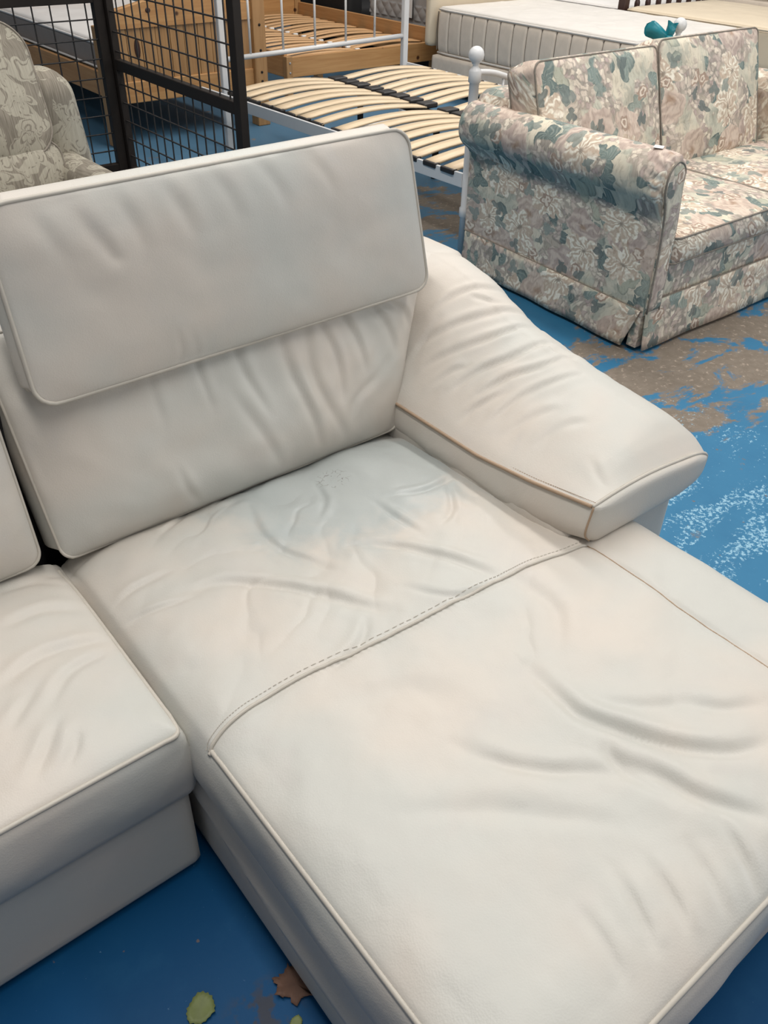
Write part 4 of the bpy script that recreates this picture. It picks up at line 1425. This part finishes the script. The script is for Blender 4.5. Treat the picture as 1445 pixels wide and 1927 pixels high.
# ------------------------------------------------------------------ ivory bed with dark spindles, and what stands behind
mattress('mattress', (6.76, 3.25, .36), (7.95, 5.20, .655), .05, YELLOW, YELLOW, 'plain ivory mattress beyond the white quilted mattress, below dark spindles', seed=9)
yb = thing('spindle_bed', 'dark stained wooden bed frame with turned spindle headboard under the ivory mattress', 'bed', (7.35, 4.2, 0))
bevel_box('side_rail', (6.78, 3.3, .20), (6.82, 5.22, .34), DARK_WOOD, yb, .004)
bevel_box('side_rail', (7.89, 3.3, .20), (7.93, 5.22, .34), DARK_WOOD, yb, .004)
bevel_box('slat_deck', (6.82, 3.3, .31), (7.89, 5.22, .355), DARK_WOOD, yb, .002)
for x in (6.80, 8.0):
    bevel_box('post', (x - .035, 5.225, 0), (x + .035, 5.295, 1.15), DARK_WOOD, yb, .008)
    bevel_box('leg', (x - .035, 3.24, 0), (x + .035, 3.30, .4), DARK_WOOD, yb, .008)
bevel_box('head_rail', (6.83, 5.245, .48), (7.97, 5.275, .545), DARK_WOOD, yb, .006)
bevel_box('head_rail', (6.83, 5.245, 1.05), (7.97, 5.275, 1.12), DARK_WOOD, yb, .006)
for i in range(7):
    x = 6.98 + i * .148
    lathe('spindle', [(.014, .54), (.020, .60), (.024, .675), (.022, .690), (.010, .715), (.009, .74), (.016, .80), (.020, .87), (.012, .98), (.018, 1.02), (.014, 1.05)], (x, 5.26, 0), DARK_WOOD, yb, 12)
settle(yb)
mattress('mattress', (8.06, 3.6, .40), (9.3, 5.3, .72), .05, CREAM, CREAM_TOP, 'cream mattress with white piped edge, farthest along the top right edge', seed=13)
tb = bevel_box('box_bed', (8.08, 3.62, 0), (9.28, 5.28, .39), CREAM, None, .02)
tag(tb, 'cream box base under the farthest piped mattress', 'bed')
mattress('mattress', (7.0, 5.45, .35), (9.0, 7.4, .62), .05, WHITE_SHEET, WHITE_SHEET, 'white mattress seen between the dark spindles', seed=15)
tb = bevel_box('box_bed', (7.02, 5.47, 0), (8.98, 7.38, .345), WHITE_SHEET, None, .02)
tag(tb, 'white box base under the mattress behind the dark spindles', 'bed')

# silver grey quilted mattress beyond the slatted bed
sm = thing('mattress', 'silver grey mattress with diamond quilted side, behind the low pine bed', 'mattress', (6.6, 7.0, .36))
lo, hi = (5.90, 6.30, .375), (7.0 - .02, 7.62, .66)
P, Fq = box_grid(lo, hi, (10, 200, 50))
Q = rounded(P, lo, hi, .03)
side = P[:, 0] < lo[0] + 1e-6
u_, v_ = P[:, 1] / .062, (P[:, 2] - lo[2] - .05) / .062
band = np.clip(np.minimum((v_ + .02) / .1, (2.02 - v_) / .1), 0, 1)
dia = (np.abs(np.sin(np.pi * (u_ + v_) / 2 * 1.0)) * np.abs(np.sin(np.pi * (u_ - v_) / 2 * 1.0))) ** .6
Q[:, 0] -= np.where(side, .018 * dia * band, 0)
mesh('border', Q, Fq, SILVER, sm)
bevel_box('top_panel', (5.915, 6.315, .655), (6.965, 7.605, .675), WHITE_SHEET, sm, .008)
tube('edge_tape', [(5.897, 6.33, .66), (5.897, 7.59, .66)], .008, WHITE_SHEET, sm)
tube('edge_tape', [(5.897, 6.33, .40), (5.897, 7.59, .40)], .008, SILVER, sm)
settle(sm)
sbase = bevel_box('bed_base', (5.93, 6.32, 0), (6.96, 7.6, .37), BLACK_FABRIC, None, .02)
tag(sbase, 'black bed base in shadow under the silver grey mattress', 'bed')
tg = bevel_box('price_tag', (5.862, 6.93, .45), (5.866, 7.0, .60), PAPER, None, 0)
tag(tg, 'white swing tag with black border hanging on the silver grey mattress', 'tag')
bk = bevel_box('border', (5.8665, 6.92, .44), (5.8685, 7.01, .605), BLACK_PLASTIC, tg, 0)
bs = thing('dark_bulk', 'added dark upholstered bulk filling the dark background beyond the slatted pine bed', 'sofa', (6.8, 8.9, 0))  # sofa-shaped dark bulk added to fill the dark background
for nm, lo, hi in (('seat', (5.85, 8.1, .05), (8.6, 9.0, .42)), ('backrest', (5.85, 8.8, .3), (8.6, 9.1, .85)), ('armrest', (5.84, 7.9, .05), (6.05, 9.0, .60))):
    P, Fq = box_grid(lo, hi, (16, 12, 12))
    mesh(nm, rounded(P, lo, hi, .06), Fq, BLACK_FABRIC, bs)
settle(bs)

# ------------------------------------------------------------------ fallen leaves
def leaf(name, loc, rot, outline, mat, label, curl):
    o_ = np.array(outline, float)
    n = len(o_)
    c = o_.mean(0)
    V, Fc = [], []
    for th in (0, -.0012):
        for q in (1.0, .66, .33):
            for p in o_:
                d = c + (p - c) * q
                r2 = np.linalg.norm(p - c) * q
                V.append((d[0], d[1], .0025 + curl * (r2 / .03) ** 2 * (1 + .7 * math.sin(3 * math.atan2(p[1] - c[1], p[0] - c[0]))) + th))
        V.append((c[0], c[1], .0025 + th))
    m = 3 * n + 1
    for s in (0, 1):
        b = s * m
        for r in range(2):
            for k in range(n):
                l = (k + 1) % n
                f = (b + r * n + k, b + r * n + l, b + (r + 1) * n + l, b + (r + 1) * n + k)
                Fc.append(f if not s else f[::-1])
        for k in range(n):
            l = (k + 1) % n
            f = (b + 2 * n + k, b + 2 * n + l, b + 3 * n)
            Fc.append(f if not s else f[::-1])
    for k in range(n):
        l = (k + 1) % n
        Fc.append((k, m + k, m + l, l))
    o = mesh(name, V, Fc, mat)
    o.location = loc
    o.rotation_euler = (0, 0, rot)
    return tag(o, label, 'leaf')


def leaf_outline(n, base, lobes, depth, seed, squash=1.0):
    out = []
    for k in range(n):
        a = 2 * math.pi * k / n
        lob = 1 - abs(math.sin(a * lobes / 2 + seed)) ** .75
        r = base * (1 - depth + depth * lob) * (1 + .16 * float(fbm(np.array([math.cos(a) * 1.7 + seed]), np.array([math.sin(a) * 1.7]), seed + 3, 3)[0]))
        r *= 1 + .05 * math.sin(a * 17 + seed)
        out.append((r * math.cos(a), r * math.sin(a) * squash))
    return out


rnd_leaf = leaf_outline(34, .029, 3, .16, 5, .86)
maple = leaf_outline(60, .046, 7, .30, 4, .85)
maple = [(x * (1.0 + .25 * math.sin(3 * k + 1)), y * (1 + .18 * math.cos(2.3 * k))) if k % 4 == 0 else (x, y) for k, (x, y) in enumerate(maple)]
leaf('fallen_leaf', (.181, .675, .001), .4, rnd_leaf, LEAF_GREEN, 'yellow-green curled leaf lying alone on the blue floor', .004)
leaf('fallen_leaf', (.332, .610, .001), 2.5, maple, LEAF_BROWN, 'brown dry leaf half under the chaise edge', .003)
leaf('fallen_leaf', (.297, .558, .001), 2.0, [(x * .38, y * .5) for x, y in rnd_leaf], LEAF_GREEN, 'tiny yellow leaf scrap against the chaise at the bottom edge', .002)
